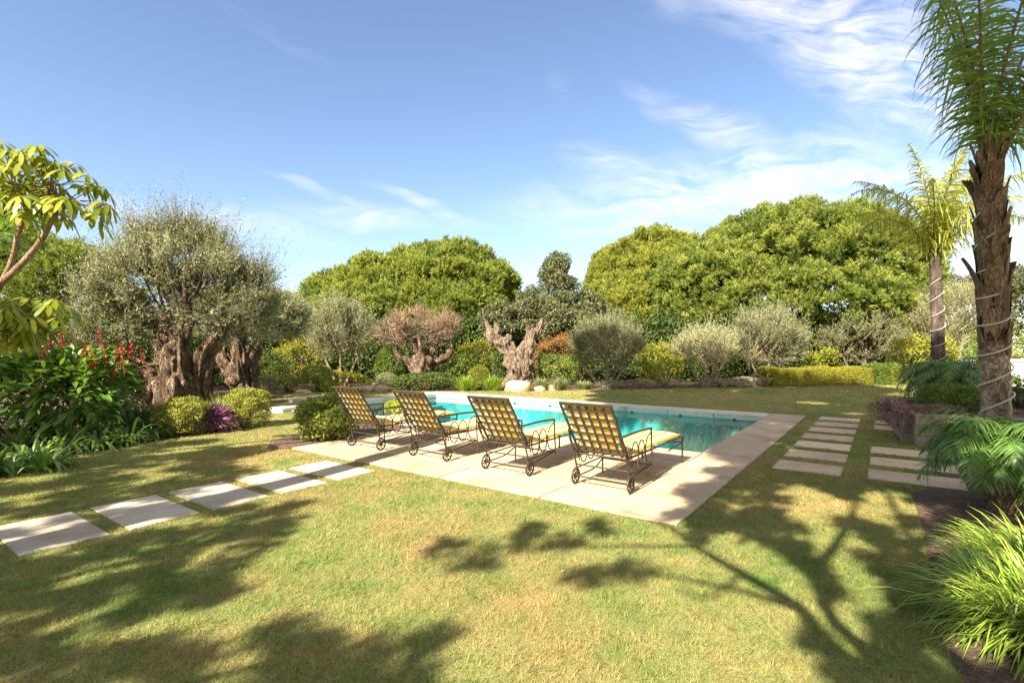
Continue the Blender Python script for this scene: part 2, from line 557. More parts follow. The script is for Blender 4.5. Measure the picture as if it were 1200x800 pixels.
M_BARK_YOUNG = barkmat('young_olive_bark', (.16, .12, .09), (.34, .27, .20), (.46, .38, .30), 7)
M_BARK_PINE = barkmat('pine_bark', (.05, .03, .02), (.15, .09, .06), (.26, .17, .12), 5)
M_BARK_PALM = barkmat('palm_bark', (.13, .095, .07), (.36, .285, .215), (.52, .44, .35), 5.0, (1, 1, .45), .6, .02)
M_BOOT = barkmat('palm_boot', (.06, .038, .024), (.24, .165, .105), (.40, .30, .21), 9, (1, 1, .25), .7, .02)
M_FIBRE = barkmat('palm_fibre', (.025, .015, .010), (.085, .05, .032), (.17, .11, .07), 12, (1, 1, .2), .9, .02)
M_TRUNK_D = barkmat('dark_palm_trunk', (.06, .045, .04), (.15, .115, .10), (.27, .22, .19), 10, (1, 1, .5), .8, .02)
M_STEM = barkmat('smooth_stem', (.20, .13, .09), (.33, .23, .16), (.42, .31, .22), 9)
M_TWIG_BROWN = leafmat('dry_brown_twigs', [(.12, .07, .045), (.24, .155, .105), (.36, .26, .19)], .1, .8)

L_OLIVE = leafmat('olive_leaves', [(.08, .095, .04), (.165, .18, .095), (.275, .29, .18), (.40, .41, .29)], .25, .5)
L_OLIVE_PALE = leafmat('pale_olive_leaves', [(.13, .14, .06), (.24, .25, .12), (.35, .355, .20), (.45, .45, .29)], .28, .5)
L_OLIVE_GREY = leafmat('grey_olive_leaves', [(.095, .11, .05), (.175, .19, .095), (.265, .28, .155), (.35, .36, .23)], .25, .5)
L_PINE = leafmat('pine_needles', [(.05, .085, .015), (.13, .18, .03), (.23, .275, .05), (.325, .36, .08)], .38, .55)
L_PINE_Y = leafmat('light_pine_needles', [(.08, .105, .014), (.175, .21, .03), (.275, .305, .05), (.37, .38, .08)], .38, .55)
L_PINE_D = leafmat('dark_pine_needles', [(.05, .085, .014), (.125, .175, .027), (.22, .27, .046), (.31, .345, .07)], .36, .55)
L_OAK = leafmat('dark_oak_leaves', [(.04, .05, .018), (.08, .092, .036), (.135, .145, .065), (.21, .21, .11)], .15, .5)
L_DARK = leafmat('dark_glossy_leaves', [(.018, .035, .008), (.04, .07, .013), (.07, .11, .022), (.115, .155, .036)], .2, .5, .25)
L_MID = leafmat('mid_green_leaves', [(.05, .09, .014), (.105, .17, .024), (.17, .245, .036), (.26, .32, .06)], .32, .45)
L_YEL = leafmat('yellow_green_leaves', [(.11, .13, .012), (.20, .215, .02), (.30, .28, .028), (.38, .34, .05)], .3, .5)
L_LIME = leafmat('lime_leaves', [(.15, .21, .015), (.26, .31, .025), (.36, .37, .03), (.44, .42, .05)], .35, .45)
L_BOX = leafmat('boxwood_leaves', [(.08, .12, .02), (.16, .215, .035), (.25, .30, .055), (.36, .385, .10)], .28, .5)
L_BALL = leafmat('golden_box_leaves', [(.12, .14, .022), (.21, .235, .035), (.30, .31, .05), (.38, .37, .08)], .25, .5)
L_GREYB = leafmat('grey_green_leaves', [(.10, .12, .05), (.17, .19, .09), (.25, .27, .14), (.34, .35, .21)], .2, .6)
L_RED = leafmat('rusty_red_leaves', [(.10, .08, .02), (.19, .11, .03), (.28, .13, .045), (.36, .17, .06)], .3, .5)
L_SILV = leafmat('silver_foliage', [(.20, .18, .11), (.32, .29, .19), (.43, .40, .28), (.52, .49, .37)], .2, .7)
L_PURP = leafmat('purple_leaves', [(.06, .02, .045), (.13, .045, .10), (.21, .085, .17), (.32, .17, .27)], .2, .5)
L_PINK = leafmat('pinkish_leaves', [(.09, .05, .045), (.18, .09, .09), (.26, .15, .14), (.33, .23, .19)], .2, .6)
L_STRAP = leafmat('strap_leaves', [(.04, .09, .02), (.085, .17, .03), (.14, .25, .05), (.23, .33, .08)], .3, .35, .5)
L_BLUE = leafmat('blue_green_blades', [(.03, .065, .03), (.06, .115, .05), (.095, .16, .07), (.15, .22, .10)], .25, .45)
L_LILY = leafmat('lily_turf_blades', [(.06, .12, .014), (.13, .225, .024), (.22, .32, .036), (.33, .42, .07), (.46, .46, .14)], .35, .4, .5)
L_PALM = leafmat('palm_leaflets', [(.045, .105, .02), (.10, .20, .032), (.18, .29, .048), (.30, .38, .07)], .42, .4, .5)
L_PALM_Y = leafmat('sunlit_palm_leaflets', [(.11, .16, .022), (.23, .29, .038), (.35, .39, .055), (.47, .48, .11)], .42, .4, .5)
L_PYG = leafmat('feathery_palm_leaflets', [(.04, .09, .03), (.085, .175, .042), (.14, .25, .055), (.24, .34, .075)], .38, .35, .55)
L_UMB = leafmat('umbrella_tree_leaves', [(.07, .125, .012), (.15, .22, .02), (.25, .295, .028), (.36, .36, .055)], .38, .32, .5)
L_SHRUB = leafmat('broad_salvia_leaves', [(.03, .07, .012), (.07, .15, .022), (.12, .23, .035), (.20, .31, .06)], .35, .4)
L_LITTER = leafmat('dry_fallen_leaves', [(.08, .045, .025), (.2, .125, .07), (.34, .24, .14), (.45, .36, .2)], .1, .8)
L_FLOW = leafmat('red_flower_spikes', [(.16, .01, .015), (.28, .015, .022), (.42, .06, .025), (.50, .18, .07)], .25, .6)
L_YFLOW = leafmat('yellow_flowers', [(.55, .35, .02), (.75, .5, .03)], .25, .6)

# ------------------------------------------------------------------ foliage generators
UP = np.array([0, 0, 1.0])


def worley(d, nb, amp):
    """rounded lumps over the unit sphere: 1 on a lump, less in the creases"""
    c = rdir(nb)
    best = np.full(len(d), -2.0)
    for i in range(0, nb):
        best = np.maximum(best, d @ c[i])
    ang = np.arccos(np.clip(best, -1, 1))
    s = 1.9 / math.sqrt(nb)
    return 1 - amp * np.clip(ang / s, 0, 1.6) ** 2


def lobe_points(lobes, n, lumps=40, amp=.14, depth=.3, zmin=None, power=2.0, keep_inside=.86):
    """points on / a little under the skin of a union of lumpy lobes, with outward direction and depth share"""
    P, D, Q = [], [], []
    area = np.array([l[3] * l[4] + l[3] * l[5] + l[4] * l[5] for l in lobes])
    cnt = np.maximum(8, (n * 1.5 * area / area.sum()).astype(int))
    for i, l in enumerate(lobes):
        c = np.array(l[:3]); r = np.array(l[3:6])
        d = rdir(cnt[i])
        d[:, 2] = np.where((d[:, 2] < -.2) & (rng.random(len(d)) < .55), -d[:, 2], d[:, 2])
        k = 1 / (np.sum(np.abs(d) ** power, axis=1) ** (1 / power))
        w = worley(d, lumps, amp)
        q = rng.random(len(d)) ** 1.6
        p = c + d * r * (k * w * (1 - depth * q))[:, None]
        ok = np.ones(len(p), bool)
        for j, m in enumerate(lobes):
            if j != i:
                e = (p - np.array(m[:3])) / np.array(m[3:6])
                ok &= np.linalg.norm(e, axis=1) > keep_inside
        if zmin is not None:
            ok &= p[:, 2] > zmin
        P.append(p[ok]); D.append(nrmz((d / r))[ok]); Q.append(q[ok])
    P = np.concatenate(P); D = np.concatenate(D); Q = np.concatenate(Q)
    s = rng.permutation(len(P))[:n]
    return P[s], D[s], Q[s]


def leaf_skin(mb, lobes, n, L, W, lumps=40, amp=.14, depth=.3, zmin=None, power=2.0, rnd=.8, face=.8, up=.25, tmean=.5, tvar=.2):
    P, D, Q = lobe_points(lobes, n, lumps, amp, depth, zmin, power)
    k = len(P)
    d = nrmz(D * .45 + rdir(k) * rnd + UP * up)
    nr = nrmz(D * face + rdir(k) * .6 + UP * .2)
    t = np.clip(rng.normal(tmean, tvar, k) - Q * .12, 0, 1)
    rhombs(mb, P, d, nr, L * rng.uniform(.7, 1.3, k), W * rng.uniform(.75, 1.25, k), t)


def olive_sprays(mb, lobes, ntw, per, TL, L, W, lumps=50, amp=.2, depth=.5, zmin=None, upness=.6, out=.8, tw=None, strays=.08, tmean=.5):
    P, D, Q = lobe_points(lobes, ntw, lumps, amp, depth, zmin)
    k = len(P)
    axis = nrmz(D * out + rdir(k) * .55 + UP * upness)
    tl = TL * rng.uniform(.6, 1.25, k)
    st_ = rng.random(k) < strays
    tl = np.where(st_, tl * 2.0, tl)
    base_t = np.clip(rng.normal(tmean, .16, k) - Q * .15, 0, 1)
    if tw is not None:
        needles(tw, P - axis * (tl * .15)[:, None], axis, rdir(k), tl * 1.05, .011, np.full(k, .5))
    t = np.tile(np.linspace(.05, 1, per), k)
    rep = lambda a: np.repeat(a, per, 0)
    pos = rep(P) + rep(axis) * (rep(tl) * t)[:, None] + rng.normal(0, .012, (k * per, 3))
    perp = nrmz(np.cross(rep(axis), rdir(k * per)))
    d = nrmz(rep(axis) * .75 + perp * .8)
    nr = nrmz(rdir(k * per) * .8 + rep(D) * .6 + UP * .3)
    rhombs(mb, pos, d, nr, L * rng.uniform(.7, 1.25, k * per), W * rng.uniform(.8, 1.2, k * per),
           np.clip(rep(base_t) + rng.normal(0, .14, k * per), 0, 1))


def pine_tufts(mb, lobes, nclump, ntuft, per, rc, TL, L, W, lumps=120, amp=.10, depth=.12, zmin=None, upness=.8, tmean=.5):
    """needle puffs: clumps on the crown, each a dome of bottle-brush shoots ringed with forward needles"""
    P, D, Q = lobe_points(lobes, nclump, lumps, amp, depth, zmin, keep_inside=.9)
    k = len(P)
    cax = nrmz(D * .8 + rdir(k) * .3 + UP * upness)
    P = P + cax * np.clip(rng.normal(0, .12, k), -.22, .18)[:, None]
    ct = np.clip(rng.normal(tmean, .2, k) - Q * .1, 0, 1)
    sz = rc * rng.uniform(.65, 1.3, k)
    r1 = lambda a: np.repeat(a, ntuft, 0)
    off = rdir(k * ntuft)
    dot = np.sum(off * r1(cax), 1, keepdims=True)
    off = np.where(dot < -.25, off - 2 * dot * r1(cax), off)
    tp = r1(P) + off * (r1(sz) * (.78 + .22 * rng.random(k * ntuft)))[:, None]
    axis = nrmz(off * .95 + r1(cax) * .4 + UP * upness * .55 + rdir(k * ntuft) * .2)
    n = k * ntuft
    tl = TL * rng.uniform(.6, 1.3, n)
    rep = lambda a: np.repeat(a, per, 0)
    t = rng.random(n * per)
    pos = rep(tp) + rep(axis) * (rep(tl) * (t - .5))[:, None]
    perp = nrmz(np.cross(rep(axis), rdir(n * per)))
    d = nrmz(rep(axis) * (.55 + .5 * t)[:, None] + perp * .75)
    needles(mb, pos, d, rdir(n * per), L * rng.uniform(.75, 1.2, n * per), W,
            np.clip(rep(r1(ct)) + (t - .5) * .3 + rng.normal(0, .08, n * per), 0, 1))


def limbs_to(mb, start, lobes, n, r0, r1=.012, seg=6, sag=.12, rough=.08, k=9):
    start = np.asarray(start, float)
    P, D, Q = lobe_points(lobes, n, 12, .1, .45)
    for p in P[:n]:
        mid = start * .5 + p * .5 + rdir(1)[0] * np.linalg.norm(p - start) * sag
        path = smooth_path([start + rdir(1)[0] * r0 * .4, mid, p], k)
        tube(mb, path, np.linspace(r0 * rng.uniform(.4, .9), r1, k), seg, .5, rough=rough, cap=False)


def gnarly(mb, pts, radii, n=40, seg=48, amp=.16, seed=0.0, burl=.12, sc=1.6):
    """old trunk: fluted, twisting and lumpy"""
    n, seg = int(n * 1.7), int(seg * 1.7)
    path = smooth_path(pts, n)
    rr = np.interp(np.linspace(0, 1, n), np.linspace(0, 1, len(radii)), radii)
    p, t, a, b = frame(path)
    th = np.linspace(0, 2 * np.pi, seg, endpoint=False)
    V = np.zeros((n, seg, 3))
    for i in range(n):
        z = i / n * 6
        f = 1 + amp * (.5 * np.sin(3 * th + .55 * z + seed) + .34 * np.sin(5 * th - .5 * z + seed * 2) + .3 * np.sin(8 * th + .9 * z + seed * 3))
        ring = p[i] + (np.cos(th)[:, None] * a[i] + np.sin(th)[:, None] * b[i]) * (rr[i] * f)[:, None]
        for j in range(seg):
            q = Vector(ring[j]) * sc + Vector((seed, 0, 0))
            w = mnoise.noise(q) * burl + mnoise.noise(Vector((q.x * 2.6, q.y * 2.6, q.z * 1.2))) * burl * .6 + mnoise.noise(Vector((q.x * 6, q.y * 6, q.z * 2.2))) * burl * .5 + abs(mnoise.noise(Vector((q.x * 3.4, q.y * 3.4, q.z * 1.1 + 9)))) * burl * .9
            a_ = th[j] + z * .22
            rid = 1 - abs(mnoise.noise(Vector((math.cos(a_) * 2.6 + seed, math.sin(a_) * 2.6, z * .32)))) * 2.2
            hol = max(0, mnoise.noise(Vector((math.cos(a_) * 1.5 + seed * 2, math.sin(a_) * 1.5, z * .55 + 5))) - .12)
            w += (rid - .5) * burl * .75 - hol * burl * 2.6
            ring[j] += (ring[j] - p[i]) * max(w * 2, -.62)
        V[i] = ring
    i = np.arange(n - 1)[:, None]; j = np.arange(seg)[None]; j2 = (j + 1) % seg
    fc = np.stack([i * seg + j, i * seg + j2, (i + 1) * seg + j2, (i + 1) * seg + j], -1).reshape(-1, 4)
    mb.add(V, fc)
    c = np.vstack([V[-1].mean(0)[None] + (t[-1] * rr[-1] * .35), V[-1]])
    mb.add(c, [[0, 1 + q, 1 + (q + 1) % seg] for q in range(seg)])


def shrub(name, label, x, y, w, h, mat, L, W, n, dpt=None, lumps=26, amp=.14, power=2.0, depth=.3, z0=0.0, cat='shrub', extra=None,
          group=None, **kw):
    """one leafy shrub: leaf skin over a lumpy body standing on the ground"""
    d = dpt or w
    if power > 3:
        lob = [(x, y, z0 + h * .5, w / 2, d / 2, h * .5)]
    else:
        lob = [(x, y, z0 + h * .46, w / 2, d / 2, h * .54)]
    if power <= 2.0 and amp >= .14 and w > .3:
        lob = [(x, y, z0 + h * .42, w * .40, d * .40, h * .44)]
        for i in range(7):
            a = i * 2.4 + rng.uniform(-.4, .4); q = rng.uniform(.16, .30)
            hh = h * rng.uniform(.22, .40)
            lob.append((x + math.cos(a) * w * q, y + math.sin(a) * d * q, z0 + max(hh, min(h - hh, h * rng.uniform(.25, .8))), w * rng.uniform(.18, .28), d * rng.uniform(.18, .28), hh))
        amp = amp * 1.3
    if extra:
        lob = lob + extra
    mb = MB()
    leaf_skin(mb, lob, n, L, W, lumps, amp, depth, z0 + .02, power, **kw)
    if power <= 2.0 and amp >= .14:
        P, D, Q = lobe_points(lob, 46, 10, .1, .05, z0 + h * .2)
        for p, dd in zip(P, D):
            m = rng.integers(7, 14)
            a = nrmz(dd * .6 + UP * .7 + rng.normal(0, .3, 3))
            t = np.linspace(0, 1, m)
            ln = h * rng.uniform(.08, .2)
            rhombs(mb, p + a * (t * ln)[:, None], nrmz(a * .6 + rdir(m) * .8), rdir(m), L * rng.uniform(.6, 1.2, m), W * rng.uniform(.7, 1.1, m), np.clip(rng.normal(.62, .2, m), 0, 1))
    stem = MB()
    for i in range(7):
        e = np.array([x + rng.uniform(-.3, .3) * w, y + rng.uniform(-.3, .3) * d, z0 + h * rng.uniform(.5, .8)])
        s = np.array([x + rng.uniform(-.1, .1) * w, y + rng.uniform(-.1, .1) * d, z0 - .02])
        tube(stem, smooth_path([s, (s + e) / 2 + rdir(1)[0] * .05 * h, e], 6), np.linspace(.02 + .01 * h, .006, 6), 5)
    o = thing(name, label, cat, (x, y, z0), 0, group)
    mb.build('foliage', mat, o, loc=(x, y, z0))
    stem.build('stem', M_BARK_PINE, o, True, loc=(x, y, z0))
    return o


def tree_thing(name, label, loc, trunk_mb, tmat, crown_mb, cmat, cat='tree', twig_mb=None, group=None):
    o = thing(name, label, cat, loc, 0, group)
    trunk_mb.build('trunk', tmat, o, True, loc=loc)
    if crown_mb is not None and crown_mb.v:
        crown_mb.build('crown', cmat, o, loc=loc)
    if twig_mb is not None and twig_mb.v:
        twig_mb.build('twigs', tmat, o, loc=loc)
    return o


def strap_clump(mb, x, y, z, n, L, W, spread, bend, rbase=.08, prof=None, tm=.5, tv=.2, lean=(0, 0)):
    az = rng.uniform(0, 2 * np.pi, n)
    rr = rbase * np.sqrt(rng.random(n))
    pos = np.stack([x + np.cos(az) * rr, y + np.sin(az) * rr, np.full(n, z)], 1)
    el = np.clip(rng.normal(spread, .22, n), .12, 1.5)
    a2 = az + rng.normal(0, .4, n)
    d = np.stack([np.cos(a2) * np.cos(el) + lean[0], np.sin(a2) * np.cos(el) + lean[1], np.sin(el)], 1)
    side = np.stack([-np.sin(a2), np.cos(a2), np.zeros(n)], 1)
    nr = nrmz(np.cross(side, d) + rng.normal(0, .25, (n, 3)))
    strips(mb, pos, d, nr, L * rng.uniform(.65, 1.2, n), W * rng.uniform(.8, 1.2, n),
           prof or [(0, .8), (.25, 1), (.5, .95), (.75, .75), (1, .08)], bend * rng.uniform(.5, 1.4, n), np.clip(rng.normal(tm, tv, n), 0, 1))


def frond(mr, ml, base, az, el, L, droop, nl, leafL, leafW, plume=.3, hang=.5, r0=.022, start=.16, tm=.5, ang=.9, side_curve=0.0):
    """one pinnate palm frond: curved rachis and two rows of drooping leaflets"""
    k = 18
    pts = [np.array(base, float)]; tans = []
    for i in range(k):
        t = i / (k - 1)
        e = el - droop * t ** 1.4
        a = az + side_curve * t
        tg = np.array([math.cos(a) * math.cos(e), math.sin(a) * math.cos(e), math.sin(e)])
        tans.append(tg); pts.append(pts[-1] + tg * L / k)
    pts = np.array(pts[:-1]); tans = np.array(tans)
    tube(mr, pts, np.linspace(r0, .004, k), 6, .5)
    t = np.linspace(start, .995, nl)
    sgn = np.tile([1, -1], nl)[:2 * nl]
    t2 = np.repeat(t, 2) + rng.normal(0, .004, 2 * nl)
    t2 = np.clip(t2, 0, .999)
    fi = t2 * (k - 1)
    P = np.stack([np.interp(fi, np.arange(k), pts[:, q]) for q in range(3)], 1)
    T = nrmz(np.stack([np.interp(fi, np.arange(k), tans[:, q]) for q in range(3)], 1))
    S = nrmz(np.cross(T, UP + np.array([.01, 0, 0])))
    N = np.cross(S, T)
    th = rng.normal(0, plume, 2 * nl) + .15
    sd = S * (sgn * np.cos(th))[:, None] + N * np.sin(th)[:, None]
    fwd = ang * (.55 + .7 * t2)
    d = nrmz(sd + T * fwd[:, None])
    nr = nrmz(N + rng.normal(0, .2, (2 * nl, 3)))
    ll = leafL * (np.sin(np.clip(t2 * 1.02, 0, 1) * np.pi * .86 + .35)) * rng.uniform(.85, 1.12, 2 * nl)
    strips(ml, P, d, nr, np.maximum(ll, leafL * .2), leafW, [(0, .5), (.2, 1), (.5, .9), (.8, .6), (1, .06)],
           hang * rng.uniform(.6, 1.3, 2 * nl), np.clip(rng.normal(tm, .15, 2 * nl), 0, 1))


# ------------------------------------------------------------------ ground, beds, paving, pool
PU0, PU1, PV0, PV1 = 3.55, 8.95, .76, 11.8           # water rectangle in patio axes
mb = MB()
G = 420
outer = [(*uv(-G, -G), 0), (*uv(G, -G), 0), (*uv(G, G), 0), (*uv(-G, G), 0)]
inner = [(*uv(PU0, PV0), 0), (*uv(PU1, PV0), 0), (*uv(PU1, PV1), 0), (*uv(PU0, PV1), 0)]
mb.add(outer + inner, [[0, 1, 5, 4], [1, 2, 6, 5], [2, 3, 7, 6], [3, 0, 4, 7]])
tag(mb.build('lawn', M_LAWN), kind='structure')

BED_LEFT = [(-20, -4), (-9.5, 2.5), (-7.6, 5.6), (-6.95, 6.9), (-6.72, 8.1), (-6.32, 9.4), (-5.75, 10.6), (-5.35, 11.0), (-5.5, 11.8), (-6.5, 13.3), (-7.3, 15.2),
            (-8.1, 17.4), (-8.2, 19.2), (-7.6, 20.2), (-6.5, 20.45), (-3, 20.3), (0, 20.5), (3.5, 21.0), (8, 21.9), (11, 22.6), (18.5, 24.2),
            (24, 26), (40, 40), (-40, 60), (-50, 20)]
BED_RIGHT = [(5.35, 6.4), (4.55, 5.9), (4.15, 5.3), (3.75, 4.7), (3.25, 4.05), (2.85, 3.5), (2.5, 3.0), (2.25, 2.6), (2.1, 2.1), (2.3, 1.2), (3, .2), (9, -1), (15, 5), (12, 9.5), (7.6, 9.1), (6.9, 8.6), (6.0, 7.5)]
BED_BUSH = [(-4.0, 8.45), (-3.3, 8.75), (-2.45, 9.4), (-1.9, 10.35), (-2.1, 11.3), (-3.2, 11.3), (-4.1, 10.4), (-4.35, 9.3)]


def in_poly(x, y, poly):
    x = np.asarray(x); y = np.asarray(y)
    c = np.zeros(x.shape, bool)
    n = len(poly)
    for i in range(n):
        x1, y1 = poly[i]; x2, y2 = poly[(i + 1) % n]
        m = ((y1 > y) != (y2 > y)) & (x < (x2 - x1) * (y - y1) / (y2 - y1 + 1e-12) + x1)
        c ^= m
    return c


def soil_sheet(name, poly, step):
    """mounded sheet of soil over the lawn inside poly"""
    P = np.array(poly)
    x0, y0 = P.min(0); x1, y1 = P.max(0)
    mbs = MB()
    import bmesh
    bm = bmesh.new()
    vs = [bm.verts.new((a, b, 0.004)) for a, b in poly]
    f = bm.faces.new(vs)
    if f.normal.z < 0:
        f.normal_flip()
    bmesh.ops.triangulate(bm, faces=bm.faces[:])
    me = bpy.data.meshes.new(name)
    bm.to_mesh(me); bm.free()
    me.materials.append(M_SOIL)
    o = bpy.data.objects.new(name, me)
    COL.objects.link(o)
    return tag(o, kind='structure')


soil_sheet('border_soil', BED_LEFT, 1)
soil_sheet('palm_bed_soil', BED_RIGHT, 1)
soil_sheet('patio_bed_soil', BED_BUSH, 1)

# patio of large sandstone slabs
mb = MB()
ZT = .022


def row(u0, u1, v0, v1, step, along='v', off=0.0, mbx=None):
    a0, a1 = (v0, v1) if along == 'v' else (u0, u1)
    e = [a0] + [x for x in np.arange(a0 + off + step, a1 - .15, step)] + [a1]
    if off:
        e = [a0, a0 + off] + [x for x in np.arange(a0 + off + step, a1 - .15, step)] + [a1]
    for p, q in zip(e[:-1], e[1:]):
        g = .010
        t = rng.random()
        z = ZT + rng.uniform(-.0015, .0015)
        if along == 'v':
            slab(mbx, u0 + g, u1 - g, p + g, q - g, -.10, z, .006, t)
        else:
            slab(mbx, p + g, q - g, v0 + g, v1 - g, -.10, z, .006, t)


row(0, .65, 0, 6.4, 1.53, 'v', .0, mb)
row(.65, 2.0, 0, 6.4, 1.53, 'v', .76, mb)
row(2.0, 2.72, 0, 6.4, 1.53, 'v', .0, mb)
row(2.72, PU0 + .03, 0, 6.4, 1.53, 'v', .76, mb)
row(PU0 + .03, 9.7, 0, PV0 + .03, 1.5, 'u', .0, mb)
tag(mb.build('pool_deck', M_DECK), kind='structure')
mb = MB()
row(PU1 - .03, 9.7, PV0 + .03, 12.5, 1.2, 'v', .0, mb)
row(2.9, PU1 - .03, PV1 - .03, 12.5, 1.2, 'u', .0, mb)
row(2.9, PU0 + .03, 6.4, PV1 - .03, 1.2, 'v', .0, mb)
tag(mb.build('pool_coping', M_COPE), kind='structure')
# pool shell
mb = MB()
Zb = -1.45
c4 = [uv(PU0, PV0), uv(PU1, PV0), uv(PU1, PV1), uv(PU0, PV1)]
v = [(x, y, -.30) for x, y in c4] + [(x, y, Zb) for x, y in c4]
mb.add(v, [[1, 0, 4, 5], [2, 1, 5, 6], [3, 2, 6, 7], [0, 3, 7, 4], [4, 7, 6, 5]][::1])
for i in range(3):      # entry steps at the left end
    slab(mb, PU0 + .02, PU1 - .02, PV1 - .35 * (3 - i), PV1 - .003, Zb, -.35 - .3 * (2 - i) - .02 * i, .01)
tag(mb.build('pool_basin', M_BASIN), kind='structure')
mb = MB()
v = [(x, y, -.09) for x, y in c4] + [(x, y, -.30) for x, y in c4]
mb.add(v, [[1, 0, 4, 5], [2, 1, 5, 6], [3, 2, 6, 7], [0, 3, 7, 4]])
tag(mb.build('pool_waterline_tile', M_TILE), kind='structure')
mb = MB()
nx, ny = 2, 2
mb.add([(x, y, -.125) for x, y in c4], [[0, 1, 2, 3]])
tag(mb.build('pool_water', M_WATER), kind='structure')

for k in range(6):
    mb = MB()
    fx, fy = uv(PU1 - .012, 1.5 + k * 1.35)
    box(mb, (fx, fy, -.105), (.02, .07, .045), ANG, .004)
    tag(mb.build('pool_fitting', M_IRON, loc=(fx, fy, -.105)), 'small dark fitting set under the far pool coping', 'pool fitting', 'fittings under the far pool coping')

# stepping stones
STONES = []


def stepping(u0, u1, v0, v1, label, group, mat=M_STEP, z=.009):
    mbs = MB()
    du = rng.uniform(-.012, .012, 2)
    slab(mbs, u0 + du[0], u1 + du[0], v0 + du[1], v1 + du[1], -.06, z, .008, rng.random())
    x, y = uv((u0 + u1) / 2, (v0 + v1) / 2)
    o = mbs.build('stepping_stone', mat, loc=(x, y, 0))
    STONES.append((min(u0, u1), max(u0, u1), min(v0, v1), max(v0, v1)))
    return tag(o, label, 'paving slab', group)


lab = ['fifth pale slab from the patio, nearest the camera at the left edge', 'fourth pale slab counted away from the patio on the left lawn',
       'third pale slab counted away from the patio on the left lawn', 'second pale slab from the patio, half crossed by a straight shadow',
       'pale slab right against the near edge of the pool patio']
for i in range(5):
    u0 = -3.76 + i * .735
    stepping(u0, u0 + .60, 4.02, 5.12, lab[i] + ' beside grass', 'stepping stones across the left lawn')
ordn = ['nearest and largest-looking', 'second nearest', 'third nearest', 'fourth nearest', 'fifth nearest', 'sixth nearest', 'farthest']
for i in range(7):
    u0 = 3.13 + i * 1.01
    stepping(u0, u0 + .66, -.29, -1.10, ordn[i] + ' slab in the row beside the pool deck', 'stepping stones along the pool deck', M_STEP2, z=.008)
ordr = ['nearest', 'second nearest', 'third nearest', 'next to last', 'farthest']
for i, k in enumerate((0, 1, 2, 5, 6)):
    u0 = 3.18 + k * 1.01
    stepping(u0, u0 + .66, -1.37, -2.35, ordr[i] + ' slab in the row next to the palm bed', 'stepping stones along the palm bed', M_STEP2, z=.008)
for px, py, w, d_, lb in ((365, 469.5, 1.5, .7, 'thick pale stone slab on the lawn behind the leafy patio bush'),
                          (330, 481, .9, .6, 'thin grey slab in the grass left of the leafy patio bush')):
    x, y = gp(px, py)
    mbs = MB()
    box(mbs, (x, y, .05), (w, d_, .16 if w > 1 else .1), ANG + .5, .02, .6)
    tag(mbs.build('stepping_stone', M_COPE, loc=(x, y, 0)), lb, 'paving slab', 'slabs beyond the patio bush')

# ------------------------------------------------------------------ grass blades
def grass():
    mbg = MB()
    bands = [(1.9, 4.0, 9500, .034, .0036), (4.0, 7.0, 5200, .035, .005), (7.0, 11.0, 1800, .038, .008), (11.0, 17, 420, .042, .014), (17, 25, 200, .05, .022)]
    for y0, y1, dens, L, W in bands:
        xl, xr = -1.12 * y1 - 1.0, 1.12 * y1 + 1.0
        n = int((xr - xl) * (y1 - y0) * dens)
        x = rng.uniform(xl, xr, n); y = rng.uniform(y0, y1, n)
        ok = np.abs(x) < 1.08 * y + 1.0
        ok &= ~in_poly(x, y, BED_LEFT) & ~in_poly(x, y, BED_RIGHT) & ~in_poly(x, y, BED_BUSH)
        u, v_ = to_uv(x, y)
        e = np.abs(rng.normal(0, .022, n)) + np.array([.03 * mnoise.noise(Vector((a * 6, b * 6, 2))) for a, b in zip(x, y)])
        ok &= ~((u > 0 + e) & (u < 9.7 - e) & (v_ > 0 + e) & (v_ < 6.4 - e))
        ok &= ~((u > 2.9) & (u < 9.7) & (v_ > 0) & (v_ < 12.5))
        for a, b, c, d in STONES:
            ok &= ~((u > a + e) & (u < b - e) & (v_ > c + e) & (v_ < d - e))
        x, y = x[ok], y[ok]
        n = len(x)
        hgt = np.array([mnoise.noise(Vector((a * 5, b * 5, 0))) + .6 * mnoise.noise(Vector((a * 14, b * 14, 3))) for a, b in zip(x, y)])
        azf = np.array([mnoise.noise(Vector((a * 9, b * 9, 7))) for a, b in zip(x, y)])
        az = azf * 9 + rng.normal(0, .8, n); el = np.clip(rng.normal(.75, .35, n), .1, 1.5)
        d = np.stack([np.cos(az) * np.cos(el), np.sin(az) * np.cos(el), np.sin(el)], 1)
        nr = nrmz(np.stack([-np.sin(el) * np.cos(az), -np.sin(el) * np.sin(az), np.cos(el)], 1) + rng.normal(0, .35, (n, 3)))
        needles(mbg, np.stack([x, y, np.full(n, -.002)], 1), d, nr, L * np.clip(1 + .55 * hgt, .35, 1.9) * rng.uniform(.6, 1.35, n), W, np.clip(rng.beta(2.2, 2.6, n) + .12 * hgt, 0, 1))
    tag(mbg.build('lawn_grass', M_GRASS), 'short mown grass with dry patches over the whole lawn', 'grass', kind='stuff')


grass()

